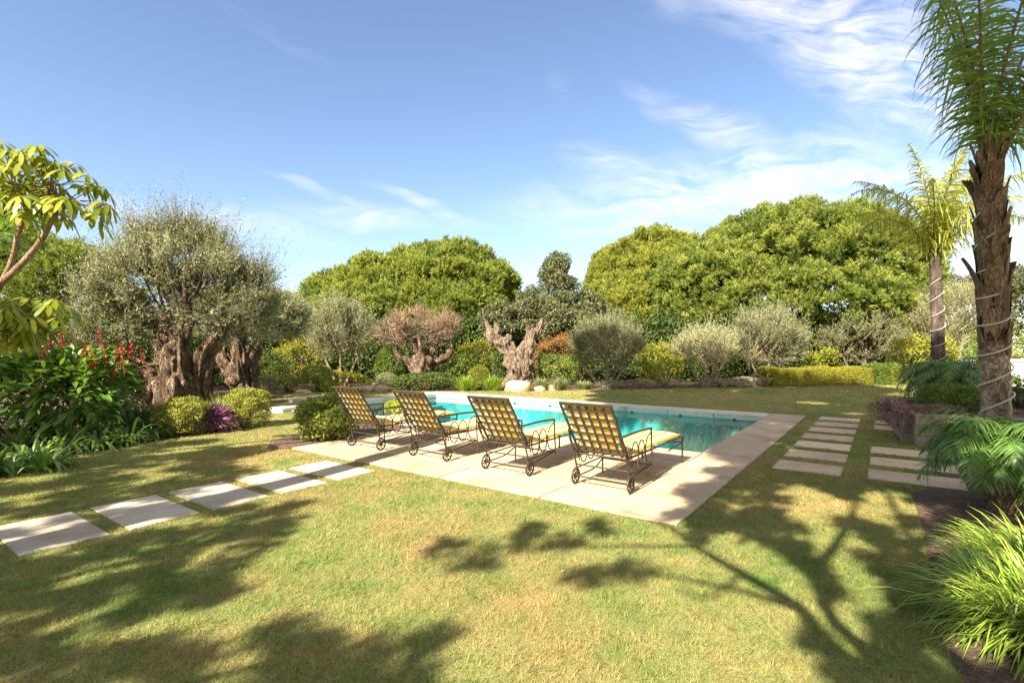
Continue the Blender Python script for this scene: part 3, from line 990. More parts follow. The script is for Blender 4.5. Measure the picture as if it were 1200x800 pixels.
def litter():
    mbl = MB()
    n = 14000
    x = rng.uniform(-16, 16, n); y = rng.uniform(1.5, 24, n)
    ok = in_poly(x, y, BED_LEFT) | in_poly(x, y, BED_RIGHT) | in_poly(x, y, BED_BUSH) | (rng.random(n) < .02)
    x, y = x[ok], y[ok]; n = len(x)
    d = nrmz(np.stack([rng.normal(size=n), rng.normal(size=n), rng.normal(0, .25, n)], 1))
    rhombs(mbl, np.stack([x, y, np.full(n, .014)], 1), d, nrmz(UP + rng.normal(0, .3, (n, 3))), rng.uniform(.025, .07, n), rng.uniform(.012, .03, n), rng.random(n))
    tag(mbl.build('leaf_litter', L_LITTER), 'small dry fallen leaves strewn over the soil of the beds', 'leaves', kind='stuff')


litter()

# ------------------------------------------------------------------ loungers
def ring_path(cx, cz, rx, rz, y, n=28):
    t = np.linspace(0, 2 * np.pi, n, endpoint=False)
    return np.stack([cx + rx * np.cos(t), np.full(n, y), cz + rz * np.sin(t)], 1)


def bar(mbx, pts, r=.011, seg=6, n=None):
    pts = np.asarray(pts, float)
    tube(mbx, pts if n is None else smooth_path(pts, n), r, seg)


def flat(mbx, p, q, w, th, nrm):
    """flat strap from p to q, w wide across, th thick along nrm"""
    p, q, nrm = np.array(p, float), np.array(q, float), nrmz(np.array(nrm, float))
    t = nrmz(q - p); s = np.cross(t, nrm)
    v = []
    for e in (p, q):
        for a, b in ((-1, -1), (1, -1), (1, 1), (-1, 1)):
            v.append(e + s * a * w / 2 + nrm * b * th / 2)
    mbx.add(v, [[0, 3, 2, 1], [4, 5, 6, 7], [0, 1, 5, 4], [1, 2, 6, 5], [2, 3, 7, 6], [3, 0, 4, 7]])


BT = np.array([-.43, 1.015]); BB = np.array([.0, .415])     # backrest top / bottom (x along, z)
BD = (BT - BB) / np.linalg.norm(BT - BB)
BN = np.array([BD[1], -BD[0]])                              # towards the sitter


def make_lounger(label, group):
    o = thing('sun_lounger', label, 'sun lounger', (0, 0, 0), 0, group)
    hw = .30
    # seat frame with cross straps
    m = MB()
    for s in (-1, 1):
        bar(m, [(.0, s * hw, .375), (1.93, s * hw, .375)], .012)
        bar(m, [(1.36, s * hw, .26), (1.93, s * hw, .29)], .009)
    for x in (0.0, .48, .96, 1.44, 1.93):
        bar(m, [(x, -hw, .375), (x, hw, .375)], .011)
    bar(m, [(1.93, -hw, .29), (1.93, hw, .29)], .009)
    for k in range(5):
        y = -hw + (k + .5) * 2 * hw / 5
        flat(m, (.0, y, .389), (1.93, y, .389), .032, .004, (0, 0, 1))
    for x in np.linspace(.14, 1.8, 12):
        flat(m, (x, -hw, .394), (x, hw, .394), .032, .004, (0, 0, 1))
    m.build('seat_frame', M_IRON, o, True)
    # backrest
    m = MB()
    b3 = lambda t, y, off=0.0: (BB[0] + (BT[0] - BB[0]) * t + BN[0] * off, y, BB[1] + (BT[1] - BB[1]) * t + BN[1] * off)
    n3 = (BN[0], 0, BN[1])
    for s in (-1, 1):
        flat(m, b3(-.02, s * .315), b3(1.0, s * .315), .022, .022, n3)
    flat(m, b3(1.0, -.326), b3(1.0, .326), .03, .026, n3)
    flat(m, b3(0, -.305), b3(0, .305), .024, .02, n3)
    fb = m.build('backrest_frame', M_IRON, o, False)
    m = MB()
    for k in range(5):
        y = -.315 + (k + 1) * .63 / 6
        flat(m, b3(0.01, y, .006), b3(.99, y, .006), .034, .004, n3)
    for k in range(6):
        t = .09 + k * .158
        flat(m, b3(t, -.305, -.003), b3(t, .305, -.003), .030, .004, n3)
    m.build('strap_lattice', M_IRON, fb)
    # cushion: back part and long seat part in one padded piece
    m = MB()
    prof = []
    for t in np.linspace(.95, .02, 9):
        p = b3(t, 0, .013); prof.append((p[0], p[2], n3[0], n3[2]))
    for x in np.linspace(.09, 1.9, 16):
        prof.append((x, .402, 0, 1))
    prof = np.array(prof)
    ny = 11
    ys = np.linspace(-.285, .285, ny)
    K = len(prof)
    top = np.zeros((K, ny, 3)); bot = np.zeros((K, ny, 3))
    for i in range(K):
        e = min(i, K - 1 - i)
        te = min(1, .35 + .4 * e) * (1 if e > 0 else .6)
        tuft = 1 - .14 * (abs(math.sin(i * math.pi / 4.0)) < .2)
        for j, y in enumerate(ys):
            se = min(1, .35 + .35 * min(j, ny - 1 - j))
            th = .062 * te * se * tuft
            top[i, j] = (prof[i, 0] + prof[i, 2] * th, y, prof[i, 1] + prof[i, 3] * th)
            bot[i, j] = (prof[i, 0], y, prof[i, 1])
    ii = np.arange(K - 1)[:, None]; jj = np.arange(ny - 1)[None]
    fq = np.stack([ii * ny + jj, ii * ny + jj + 1, (ii + 1) * ny + jj + 1, (ii + 1) * ny + jj], -1).reshape(-1, 4)
    vv = np.concatenate([top.reshape(-1, 3), bot.reshape(-1, 3)])
    o2 = K * ny
    side = []
    for i in range(K - 1):
        side.append([i * ny, (i + 1) * ny, o2 + (i + 1) * ny, o2 + i * ny])
        a = ny - 1
        side.append([i * ny + a, o2 + i * ny + a, o2 + (i + 1) * ny + a, (i + 1) * ny + a])
    for j in range(ny - 1):
        side.append([j, o2 + j, o2 + j + 1, j + 1])
        a = (K - 1) * ny
        side.append([a + j, a + j + 1, o2 + a + j + 1, o2 + a + j])
    m.add(vv, np.concatenate([fq[:, ::-1], fq + o2, np.array(side)]))
    m.build('cushion', M_CUSH, o, True)
    # arms with scrolls
    for s in (-1, 1):
        y = s * .335
        m = MB()
        bar(m, [(-.19, y, .655), (.25, y, .665), (.62, y, .655), (.66, y, .64)], .014, 8, 14)
        bar(m, [(.66, y, .648), (.675, y, .40), (.70, s * .345, .02), (.705, s * .345, .0)], .011, 6, 10)
        bar(m, [(-.19, y, .655), (-.12, y, .50), (-.02, y, .24), (.0, y, .10)], .012, 6, 12)
        bar(m, [(.0, y, .20), (.66, y, .22)], .009)
        am = m.build('armrest', M_IRON, o, True)
        sc = MB()
        tube(sc, ring_path(.17, .40, .095, .155, y), .008, 6, closed=True)
        tube(sc, ring_path(.36, .40, .095, .155, y), .008, 6, closed=True)
        bar(sc, [(.64, y, .60), (.53, y, .55), (.475, y, .40), (.53, y, .27), (.64, y, .24)], .008, 6, 14)
        bar(sc, [(.045, y, .50), (.02, y, .40), (.06, y, .28)], .008, 6, 8)
        sc.build('scroll', M_IRON, am, True)
    # legs at the foot end, one mesh each
    for s in (-1, 1):
        m = MB()
        bar(m, [(1.93, s * hw, .385), (1.93, s * hw, .0)], .013, 8)
        tube(m, np.array([(1.93, s * hw, .0), (1.93, s * hw, .02)]), .019, 8)
        m.build('leg', M_IRON, o, True)
    # axle, stretchers and braces
    m = MB()
    bar(m, [(0, -.36, .10), (0, .36, .10)], .010)
    bar(m, [(.68, -.345, .20), (.68, .345, .20)], .009)
    bar(m, [(.0, -.335, .24), (.0, .335, .24)], .009)
    for s in (-1, 1):
        bar(m, [(.0, s * .32, .105), (.35, s * .28, .14), (.68, s * .335, .205)], .009, 6, 8)
        bar(m, [(-.24, s * .318, .70), (-.16, s * .325, .52), (.02, s * .32, .36)], .009, 6, 8)
    m.build('stretcher', M_IRON, o, True)
    # wheels with four spokes
    for s in (-1, 1):
        m = MB()
        t = np.linspace(0, 2 * np.pi, 30, endpoint=False)
        tube(m, np.stack([.088 * np.cos(t), np.full(30, s * .355), .10 + .088 * np.sin(t)], 1), .012, 8, closed=True)
        for k in range(4):
            a = k * math.pi / 4 + .3
            bar(m, [(.085 * math.cos(a), s * .355, .10 + .085 * math.sin(a)), (-.085 * math.cos(a), s * .355, .10 - .085 * math.sin(a))], .007)
        tube(m, np.array([(0, s * .335, .10), (0, s * .375, .10)]), .022, 10)
        m.build('wheel', M_IRON, o, True)
    return o


def copy_tree(o, parent=None):
    c = o.copy()
    COL.objects.link(c)
    c.parent = parent
    for ch in [k for k in bpy.data.objects if k.parent == o]:
        copy_tree(ch, c)
    return c


LL = ['yellow cushioned iron lounger nearest the camera, its back over the dappled deck', 'yellow iron lounger directly left of the nearest lounger',
      'yellow iron lounger second from the leafy patio bush', 'yellow iron lounger standing right beside the leafy patio bush']
l0 = make_lounger(LL[0], 'wheeled iron loungers in a row on the patio')
for i, (v_, dr) in enumerate(((1.12, -.012), (2.49, .02), (3.94, -.018), (5.36, .024))):
    o = l0 if i == 0 else copy_tree(l0)
    x, y = uv(.725 + (.0, -.015, .01, -.03)[i], v_)
    o.location = (x, y, ZT); o.rotation_euler = (0, 0, ANG + dr)
    o['label'] = LL[i]

# ------------------------------------------------------------------ shrubs of the patio and the left border
x, y = gp(379, 518)
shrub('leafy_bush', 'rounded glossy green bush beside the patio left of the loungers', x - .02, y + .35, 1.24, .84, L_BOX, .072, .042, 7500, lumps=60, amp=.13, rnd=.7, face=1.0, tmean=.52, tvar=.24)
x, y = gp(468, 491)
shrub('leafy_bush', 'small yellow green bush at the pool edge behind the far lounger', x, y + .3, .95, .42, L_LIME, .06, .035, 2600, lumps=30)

M_SPIKE_G = 'red flower spikes'


def salvia():
    x, y = -8.25, 9.3
    o = thing('flowering_shrub', 'big leafy shrub with red flower spikes in the left border', 'shrub', (x, y, 0))
    lob = [(x, y, .85, 1.35, 1.1, .85), (x + .75, y - .25, .9, .75, .75, .82), (x - .9, y - .5, .8, .9, .9, .8)]
    mbf = MB()
    P, D, Q = lobe_points(lob, 3300, 50, .2, .35, .05)
    k = len(P)
    d = nrmz(D * .7 + rdir(k) * .5 + np.array([0, 0, .05]))
    nr = nrmz(UP * .8 + D * .6 + rdir(k) * .3)
    strips(mbf, P, d, nr, .20 * rng.uniform(.7, 1.3, k), .095 * rng.uniform(.8, 1.2, k), [(0, .12), (.18, .75), (.42, 1), (.72, .65), (1, .05)],
           .22, np.clip(rng.normal(.5, .2, k), 0, 1), vee=.12)
    mbf.build('foliage', L_SHRUB, o, loc=(x, y, 0))
    st = MB()
    for i in range(12):
        tube(st, smooth_path([(x + rng.uniform(-.4, .4), y + rng.uniform(-.3, .3), -.02), (x + rng.uniform(-.8, .8), y + rng.uniform(-.5, .5), .7), (x + rng.uniform(-1.1, 1.1), y + rng.uniform(-.8, .6), 1.3)], 7), np.linspace(.022, .008, 7), 5)
    st.build('stem', M_BARK_PINE, o, True, loc=(x, y, 0))
    fl = MB()
    for i in range(36):
        sx = x + rng.uniform(-1.7, 1.35) if i < 45 else x + rng.uniform(-1.7, .1); sy = y + rng.uniform(-1.0, .7)
        b = np.array([sx, sy, 1.45 + .25 * (1 - abs(sx - x) / 1.6) + rng.uniform(-.15, .15)])
        if i < 12:
            b = np.array([x + rng.uniform(.6, 1.5), y + rng.uniform(-.7, .2), 1.0 + rng.uniform(0, .55)])
        a = nrmz(np.array([rng.normal(0, .3), rng.normal(0, .3), 1]))
        n = 34
        t = rng.random(n)
        h = rng.uniform(.22, .42)
        pos = b + a * (t * h)[:, None]
        dd = nrmz(rdir(n) + a * .5)
        rhombs(fl, pos, dd, rdir(n), .055 * (1.2 - .7 * t), .03, np.clip(rng.normal(.35 if i >= 12 else .7, .2, n), 0, 1))
        needles(fl, b[None] - a * .2, a[None], rdir(1), np.array([h + .25]), .012, np.array([.3]))
    fl.build('flower_spikes', L_FLOW, o, loc=(x, y, 0))


salvia()

AG = [(20, 546), (62, 537), (104, 530), (140, 524), (168, 517), (5, 531), (84, 522), (36, 556), (-30, 565)]
AGL = ['strap leaved clump second in from the left frame edge at the lawn', 'strap leaved clump below the middle of the red flowered shrub', 'strap leaved clump below the right side of the red flowered shrub',
       'strap leaved clump second from the clipped round bush at the left', 'strap leaved clump touching the left clipped round bush', 'strap leaved clump behind the front row at the left frame edge', 'strap leaved clump tucked behind the front row under the red flowered shrub',
       'strap leaved clump lowest in the photo at the lawn edge', 'strap leaved clump cut by the left frame edge']
for (px, py), lb in zip(AG, AGL):
    x, y = gp(px, py)
    mb = MB()
    strap_clump(mb, x - .1, y + .28, 0, 70, .82, .040, .95, .72, .10, tm=.6)
    tag(mb.build('strap_leaf_plant', L_STRAP, loc=(x - .1, y + .28, 0)), lb, 'plant', 'strap leaved clumps along the left border')
mb = MB()
for i in range(9):
    strap_clump(mb, -7.45 + rng.uniform(-.55, .55), 10.1 + rng.uniform(-.4, .4), 0, 170, .85, .011, 1.15, .45, .12, tm=.5)
tag(mb.build('ornamental_grass', L_BLUE, loc=(-7.45, 10.1, 0)), 'fine blue green grass mound beneath the old olive trunk', 'plant')
mb = MB()
for i in range(5):
    strap_clump(mb, -6.75 + rng.uniform(-.35, .35), 12.3 + rng.uniform(-.3, .3), 0, 170, .72, .011, 1.2, .35, .12, tm=.62)
tag(mb.build('ornamental_grass', L_LILY, loc=(-6.75, 12.3, 0)), 'bright green grass tuft between the olive trunk and the clipped bush', 'plant')

shrub('clipped_bush', 'clipped round bush at the foot of the old olive, left of the purple plant', -6.38, 10.0, .98, .74, L_BALL, .036, .019, 13000, lumps=46, amp=.11, power=2.5, rnd=.75, face=.9, depth=.25)
shrub('clipped_bush', 'clipped round bush right of the purple plant on the border edge', -5.62, 11.0, .95, .84, L_BALL, .036, .019, 13000, lumps=46, amp=.11, power=2.5, rnd=.75, face=.9, depth=.25)
mb = MB()
leaf_skin(mb, [(-5.93, 10.35, .20, .42, .36, .30)], 900, .15, .032, 14, .2, .6, .02, rnd=.9, up=.4)
tag(mb.build('purple_plant', L_PURP, loc=(-5.93, 10.35, 0)), 'purple leaved plant between the two clipped round bushes', 'plant')

# dark mass of shrubs behind the left border
shrub('evergreen_shrub', 'dark evergreen shrub behind the left side of the old olive trunk', -11.2, 14.4, 3.6, 3.0, L_DARK, .09, .045, 11000, lumps=50, amp=.16)
shrub('evergreen_shrub', 'dark shrub between the red flowered shrub and the old olive', -9.6, 11.9, 2.2, 2.0, L_DARK, .08, .04, 9000, lumps=40, amp=.16)
shrub('evergreen_shrub', 'grey blue shrub rising behind the red flowered shrub', -10.4, 11.2, 2.4, 2.25, L_OAK, .07, .035, 9000, lumps=40, amp=.16)
shrub('evergreen_shrub', 'dark shrub at the left frame edge below the umbrella tree', -11.5, 10.6, 2.8, 2.6, L_DARK, .10, .05, 8000, lumps=40, amp=.16)
shrub('evergreen_shrub', 'low dark shrub behind the leaning second olive trunk', -11.0, 18.2, 3.4, 2.4, L_DARK, .10, .05, 8000, lumps=40, amp=.16)
shrub('evergreen_shrub', 'dark shrub between the second olive and the yellow green shrub', -10.2, 20.6, 3.2, 1.7, L_DARK, .10, .05, 7000, lumps=40, amp=.16)


# ------------------------------------------------------------------ old olives at the left
def old_olive():
    b = np.array([-8.1, 12.6, 0.0])
    tr = MB()
    gnarly(tr, [b + (0, 0, -.05), b + (.0, 0, .5), b + (-.1, .05, 1.1), b + (-.25, .05, 1.8), b + (-.35, .1, 2.5)], [.70, .46, .40, .31, .16], 40, 56, .26, 1.3, .16)
    gnarly(tr, [b + (.42, .1, -.05), b + (.40, .1, .6), b + (.47, .1, 1.2), b + (.75, .05, 1.75), b + (1.35, -.1, 2.45)], [.36, .23, .21, .17, .09], 40, 48, .26, 4.1, .18)
    gnarly(tr, [b + (-.35, -.1, 0), b + (-.42, -.12, .8), b + (-.5, -.12, 1.25)], [.42, .36, .30], 24, 36, .22, 7.7, .2)
    gnarly(tr, [b + (.15, -.3, -.05), b + (.1, -.28, .7), b + (.08, -.15, 1.5), b + (.2, 0, 2.3)], [.42, .33, .27, .14], 34, 40, .22, 2.9, .2)
    tube(tr, smooth_path([b + (-.5, -.1, 1.15), b + (-1.0, -.2, 1.45), b + (-1.15, -.15, 1.75), b + (-1.4, -.1, 2.3)], 14), np.linspace(.075, .03, 14), 8, rough=.12)
    lob = [(b[0] - .1, b[1], 3.35, 1.75, 1.7, 1.2), (b[0] + 1.05, b[1] - .1, 3.0, 1.3, 1.3, 1.05), (b[0] - 1.25, b[1] - .1, 2.75, 1.15, 1.2, 1.0),
           (b[0] + .25, b[1] - .7, 3.35, 1.2, 1.0, .9), (b[0] - .55, b[1] + .3, 4.1, .85, .9, .6), (b[0] + .3, b[1] + .2, 4.15, .6, .6, .7), (b[0] + 1.6, b[1] + .2, 2.55, .75, .8, .8),
           (b[0] - 1.55, b[1] - .4, 2.25, .7, .7, .7)]
    for s in (b + (-.3, .1, 2.3), b + (1.25, -.05, 2.3), b + (.2, 0, 2.2)):
        limbs_to(tr, s, lob, 9, .07)
    cr = MB(); tw = MB()
    lob = [(l[0], l[1], l[2] * .97, l[3] * .92, l[4] * .92, l[5] * .92) for l in lob]
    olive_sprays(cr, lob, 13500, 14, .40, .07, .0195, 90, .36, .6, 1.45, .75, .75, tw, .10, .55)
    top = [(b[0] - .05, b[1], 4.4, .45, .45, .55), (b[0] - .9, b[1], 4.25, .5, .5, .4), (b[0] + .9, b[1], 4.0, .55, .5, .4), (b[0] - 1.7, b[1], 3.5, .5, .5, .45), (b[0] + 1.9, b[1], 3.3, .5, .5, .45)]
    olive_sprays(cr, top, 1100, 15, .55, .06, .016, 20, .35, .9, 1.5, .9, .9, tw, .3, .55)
    tree_thing('olive_tree', 'largest old olive with a massive gnarled trunk in the left border', tuple(b), tr, M_BARK_OLIVE, cr, L_OLIVE, twig_mb=tw)
    # second one, leaning
    b = np.array([-8.95, 16.6, 0.0])
    tr = MB()
    gnarly(tr, [b + (.5, -.1, -.05), b + (.25, 0, .5), b + (-.15, 0, 1.1), b + (-.5, .1, 1.7)], [.36, .29, .25, .16], 30, 44, .22, 3.3, .2)
    gnarly(tr, [b + (.55, .1, -.05), b + (.45, .1, .7), b + (.5, .1, 1.4), b + (1.0, .1, 2.2)], [.33, .26, .23, .10], 30, 40, .22, 9.3, .2)
    gnarly(tr, [b + (.2, -.1, .6), b + (.3, -.2, 1.3), b + (.15, -.1, 2.2)], [.3, .24, .12], 24, 36, .22, 6.3, .2)
    lob = [(b[0] + .3, b[1], 2.85, 1.3, 1.3, .75), (b[0] + 1.35, b[1], 2.55, 1.05, 1.1, .7), (b[0] - .7, b[1] + .2, 2.8, 1.0, 1.1, .75)]
    limbs_to(tr, b + (.4, 0, 1.8), lob, 16, .07)
    cr = MB(); tw = MB()
    olive_sprays(cr, lob, 5200, 13, .34, .075, .023, 50, .2, .55, 1.4, .5, .75, tw, .1, .55)
    tree_thing('olive_tree', 'leaning old olive with twisted trunks behind the largest olive', tuple(b), tr, M_BARK_OLIVE, cr, L_OLIVE_GREY, twig_mb=tw)


old_olive()


# ------------------------------------------------------------------ umbrella tree at the left edge
def umbrella_tree():
    b = np.array([-7.2, 6.3, 0.0])
    o = thing('umbrella_tree', 'yellow green umbrella tree leaning in from the left edge', 'tree', tuple(b))
    tr = MB(); lf = MB()
    s1 = smooth_path([b, b + (.35, -.05, 1.0), (-6.45, 6.2, 2.15), (-6.0, 6.2, 2.55), (-5.65, 6.2, 2.95), (-5.42, 6.2, 3.40)], 24)
    tube(tr, s1, np.linspace(.055, .026, 24), 8, rough=.05)
    s2 = smooth_path([b + (-.1, .1, 0), b + (.15, .2, 1.4), (-6.35, 6.5, 2.6), (-6.12, 6.4, 3.05), (-5.95, 6.35, 3.35)], 20)
    tube(tr, s2, np.linspace(.05, .024, 20), 8, rough=.05)
    s3 = smooth_path([b + (.2, -.1, .5), (-6.5, 6.0, 1.6), (-6.05, 5.95, 2.05)], 14)
    tube(tr, s3, np.linspace(.04, .02, 14), 8)
    s4 = smooth_path([b + (.3, 0, .9), (-6.5, 6.3, 1.5), (-5.75, 6.25, 2.05)], 14)
    tube(tr, s4, np.linspace(.035, .018, 14), 8)

    def head(c, n, pl, ll, lo=-.1, hi=.9):
        for i in range(n):
            a = i * 2.4 + rng.uniform(-.3, .3); e = rng.uniform(lo, hi)
            d = np.array([math.cos(a) * math.cos(e), math.sin(a) * math.cos(e), math.sin(e)])
            e1 = c + d * pl * rng.uniform(.7, 1.15) + np.array([0, 0, -.03])
            s0 = c - np.array([0, 0, rng.uniform(0, .22)])
            tube(tr, smooth_path([s0, (s0 + e1) / 2 + (0, 0, .05), e1], 6), .006, 5)
            m = 8
            aa = np.arange(m) * 2 * np.pi / m + rng.uniform(0, 6)
            ax_ = nrmz(d * .5 + UP * .75)
            t1 = nrmz(np.cross(ax_, [.3, .8, .1])); t2 = np.cross(ax_, t1)
            dd = nrmz(t1 * np.cos(aa)[:, None] + t2 * np.sin(aa)[:, None] - ax_ * rng.uniform(.05, .6) - UP * .1)
            strips(lf, np.repeat(e1[None], m, 0) + dd * .04, dd, np.repeat(ax_[None], m, 0), ll * rng.uniform(.55, 1.2, m), ll * .33 * rng.uniform(.75, 1.15, m),
                   [(0, .08), (.14, .3), (.38, .85), (.66, 1), (.87, .7), (1, .08)], .5, np.clip(rng.normal(.62, .2, m), 0, 1), vee=.1)

    head(s1[-1] + (0, 0, .05), 20, .54, .175, -.35, .65); head(s1[-1] + (-.12, 0, .2), 16, .46, .165, .1, 1.3)
    head(s2[-1] + (0, 0, .1), 20, .5, .175, -.35, .7); head(s2[-1] + (-.4, .1, .15), 16, .44, .17)
    head(s2[-1] + (.1, -.3, .35), 14, .4, .165, .1, 1.2)
    head(s3[-1], 17, .40, .19, -.4, .8); head(s4[-1], 17, .42, .19, -.4, .8); head(s4[-1] + (-.45, .1, -.05), 15, .40, .185, -.4, .8)
    head(np.array([-6.15, 6.3, 1.85]), 13, .34, .18, -.5, .5)
    tr.build('trunk', M_STEM, o, True, loc=tuple(b))
    lf.build('crown', L_UMB, o, True, loc=tuple(b))


umbrella_tree()

# dark conifer and palm behind the left edge
tr = MB(); cr = MB()
b = (-17.2, 18.5, 0)
lob = [(-17.4, 18.5, 4.0, 2.6, 2.2, 2.2), (-15.6, 18.0, 3.4, 1.7, 1.7, 1.7), (-19.3, 18.5, 4.4, 2.2, 2.2, 2.0), (-14.4, 18.4, 2.7, 1.3, 1.4, 1.5)]
pine_tufts(cr, lob, 1500, 9, 12, .30, .22, .18, .032, 70, .16, .3, .5, .5, .42)
tube(tr, smooth_path([b, (-17.2, 18.5, 2.5), (-17.3, 18.5, 4.5)], 10), np.linspace(.3, .1, 10), 10, rough=.1)
limbs_to(tr, (-17.2, 18.5, 2.5), lob, 14, .12)
tree_thing('conifer_tree', 'dark bushy conifer behind the umbrella tree at the left edge', b, tr, M_BARK_PINE, cr, L_PINE_D)
mr, ml = MB(), MB()
b = np.array([-13.9, 13.6, 0])
tube(mr, smooth_path([b, b + (.1, 0, 2.5), b + (.2, 0, 4.4)], 12), np.linspace(.22, .16, 12), 10, rough=.12)
for i in range(20):
    frond(mr, ml, b + (.2, 0, 4.4), i * 2.4, rng.uniform(.1, 1.2), 1.7, 1.3, 38, .34, .028, .25, .25, tm=.4)
o = thing('palm_tree', 'dark palm mostly hidden behind the umbrella tree', 'palm tree', tuple(b))
mr.build('trunk', M_BOOT, o, True, loc=tuple(b)); ml.build('crown', L_PALM, o, loc=tuple(b))


# ------------------------------------------------------------------ stone pines and oak beyond the garden
def stone_pine(label, base, lob, ntuft, mat, lumps=150, tm=.5, trunk_r=.35, fork=2.2, up=.8):
    tr, cr = MB(), MB()
    pine_tufts(cr, lob, int(ntuft * 1.35), 18, 13, .34, .26, .17, .040, lumps, .085, .15, 1.0, up, tm)
    inner = [(*l[:3], l[3] * .82, l[4] * .82, l[5] * .82) for l in lob]
    pine_tufts(cr, inner, ntuft // 3, 12, 10, .55, .4, .34, .08, 30, .06, .2, 1.0, up, .15)
    b = np.array(base, float)
    tube(tr, smooth_path([b, b + (.15, 0, fork * .5), b + (0, 0, fork)], 10), np.linspace(trunk_r, trunk_r * .7, 10), 12, rough=.08)
    limbs_to(tr, b + (0, 0, fork), lob, 34, trunk_r * .45, .03)
    return tree_thing('stone_pine', label, tuple(b), tr, M_BARK_PINE, cr, mat)


def lobe(px, top, wid, Y, bottom, depth=None, fl=0.0):
    """ellipsoid whose outline spans wid photo pixels about px and reaches from bottom to top"""
    zt, zb = hz(top, Y), hz(bottom, Y)
    rx = wpx(wid / 2, Y)
    return (ax(px, Y), Y, (zt + zb) / 2, rx, depth or rx * .9, (zt - zb) / 2)


Y = 30
stone_pine('wide stone pine in the middle distance behind the brown bare tree', (ax(490, Y), Y, 0),
           [lobe(525, 288, 160, Y, 398), lobe(445, 302, 130, Y, 402), lobe(396, 322, 90, Y, 400), lobe(575, 308, 62, Y, 385), lobe(480, 292, 100, Y + .6, 380), lobe(540, 330, 110, Y - 2, 408), lobe(430, 335, 130, Y - 2, 410)], 1900, L_PINE_D, 110, .62)
Y = 35
stone_pine('pale yellowish stone pine between the dark oak and the biggest pine', (ax(765, Y), Y, 0),
           [lobe(765, 271, 150, Y, 400), lobe(725, 290, 80, Y - .5, 400), lobe(815, 282, 90, Y, 390), lobe(750, 320, 130, Y - 2.5, 412), lobe(715, 325, 66, Y - 1.5, 410)], 1500, L_PINE_Y, 120, .6)
Y = 31.5
stone_pine('biggest stone pine, a broad dome on the right beyond the hedge', (ax(925, Y), Y, 0),
           [lobe(930, 245, 250, Y, 408, 7.5), lobe(1015, 276, 126, Y, 400, 5), lobe(835, 284, 160, Y - 1.0, 412, 5), lobe(985, 252, 150, Y + .5, 390, 5), lobe(885, 256, 150, Y + .4, 390, 5), lobe(860, 318, 170, Y - 2.5, 414, 4), lobe(945, 300, 200, Y - 3.5, 414, 4.5), lobe(1022, 326, 110, Y - 2, 410, 4)], 3900, L_PINE, 260, .52)

tr, cr = MB(), MB()
Y = 27.5
lob = [lobe(655, 294, 52, Y, 372), lobe(625, 334, 62, Y, 400), lobe(686, 336, 60, Y, 404), lobe(655, 340, 90, Y - .8, 412), lobe(606, 362, 44, Y - .5, 405), lobe(632, 346, 84, Y - 2, 408), lobe(588, 352, 60, Y - 2.5, 410)]
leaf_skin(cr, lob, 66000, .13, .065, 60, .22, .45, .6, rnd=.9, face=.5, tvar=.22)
b = (ax(655, Y), Y, 0)
tube(tr, smooth_path([b, (b[0] + .1, Y, 1.6), (b[0], Y, 4)], 10), np.linspace(.3, .1, 10), 10, rough=.08)
limbs_to(tr, (b[0], Y, 1.8), lob, 18, .12)
tree_thing('holm_oak', 'dark grey green oak with a pointed top between the pines', b, tr, M_BARK_PINE, cr, L_OAK)

# background trees at the right
Y = 34
tr, cr = MB(), MB()
lob = [lobe(1150, 292, 95, Y, 402), lobe(1195, 318, 80, Y, 405), lobe(1118, 318, 60, Y, 405), lobe(1230, 330, 70, Y, 405)]
leaf_skin(cr, lob, 36000, .18, .09, 60, .24, .45, .6, rnd=.9, face=.5)
b = (ax(1150, Y), Y, 0)
tube(tr, smooth_path([b, (b[0], Y, 2), (b[0], Y, 5)], 8), np.linspace(.3, .1, 8), 10)
limbs_to(tr, (b[0], Y, 2), lob, 16, .12)
tree_thing('broadleaf_tree', 'olive brown tree standing behind the two tall palms', b, tr, M_BARK_PINE, cr, L_OAK)
Y = 42
tr, cr = MB(), MB()
lob = [lobe(330, 348, 90, Y, 408), lobe(290, 356, 70, Y, 408), lobe(370, 360, 60, Y, 408)]
pine_tufts(cr, lob, 700, 10, 10, .5, .4, .34, .06, 60, .13, .25, .5, .8)
b = (ax(330, Y), Y, 0)
tube(tr, smooth_path([b, (b[0], Y, 1.5), (b[0], Y, 3.5)], 8), np.linspace(.3, .1, 8), 10)
tree_thing('stone_pine', 'distant low pine seen between the olives and the middle pine', b, tr, M_BARK_PINE, cr, L_PINE_Y)


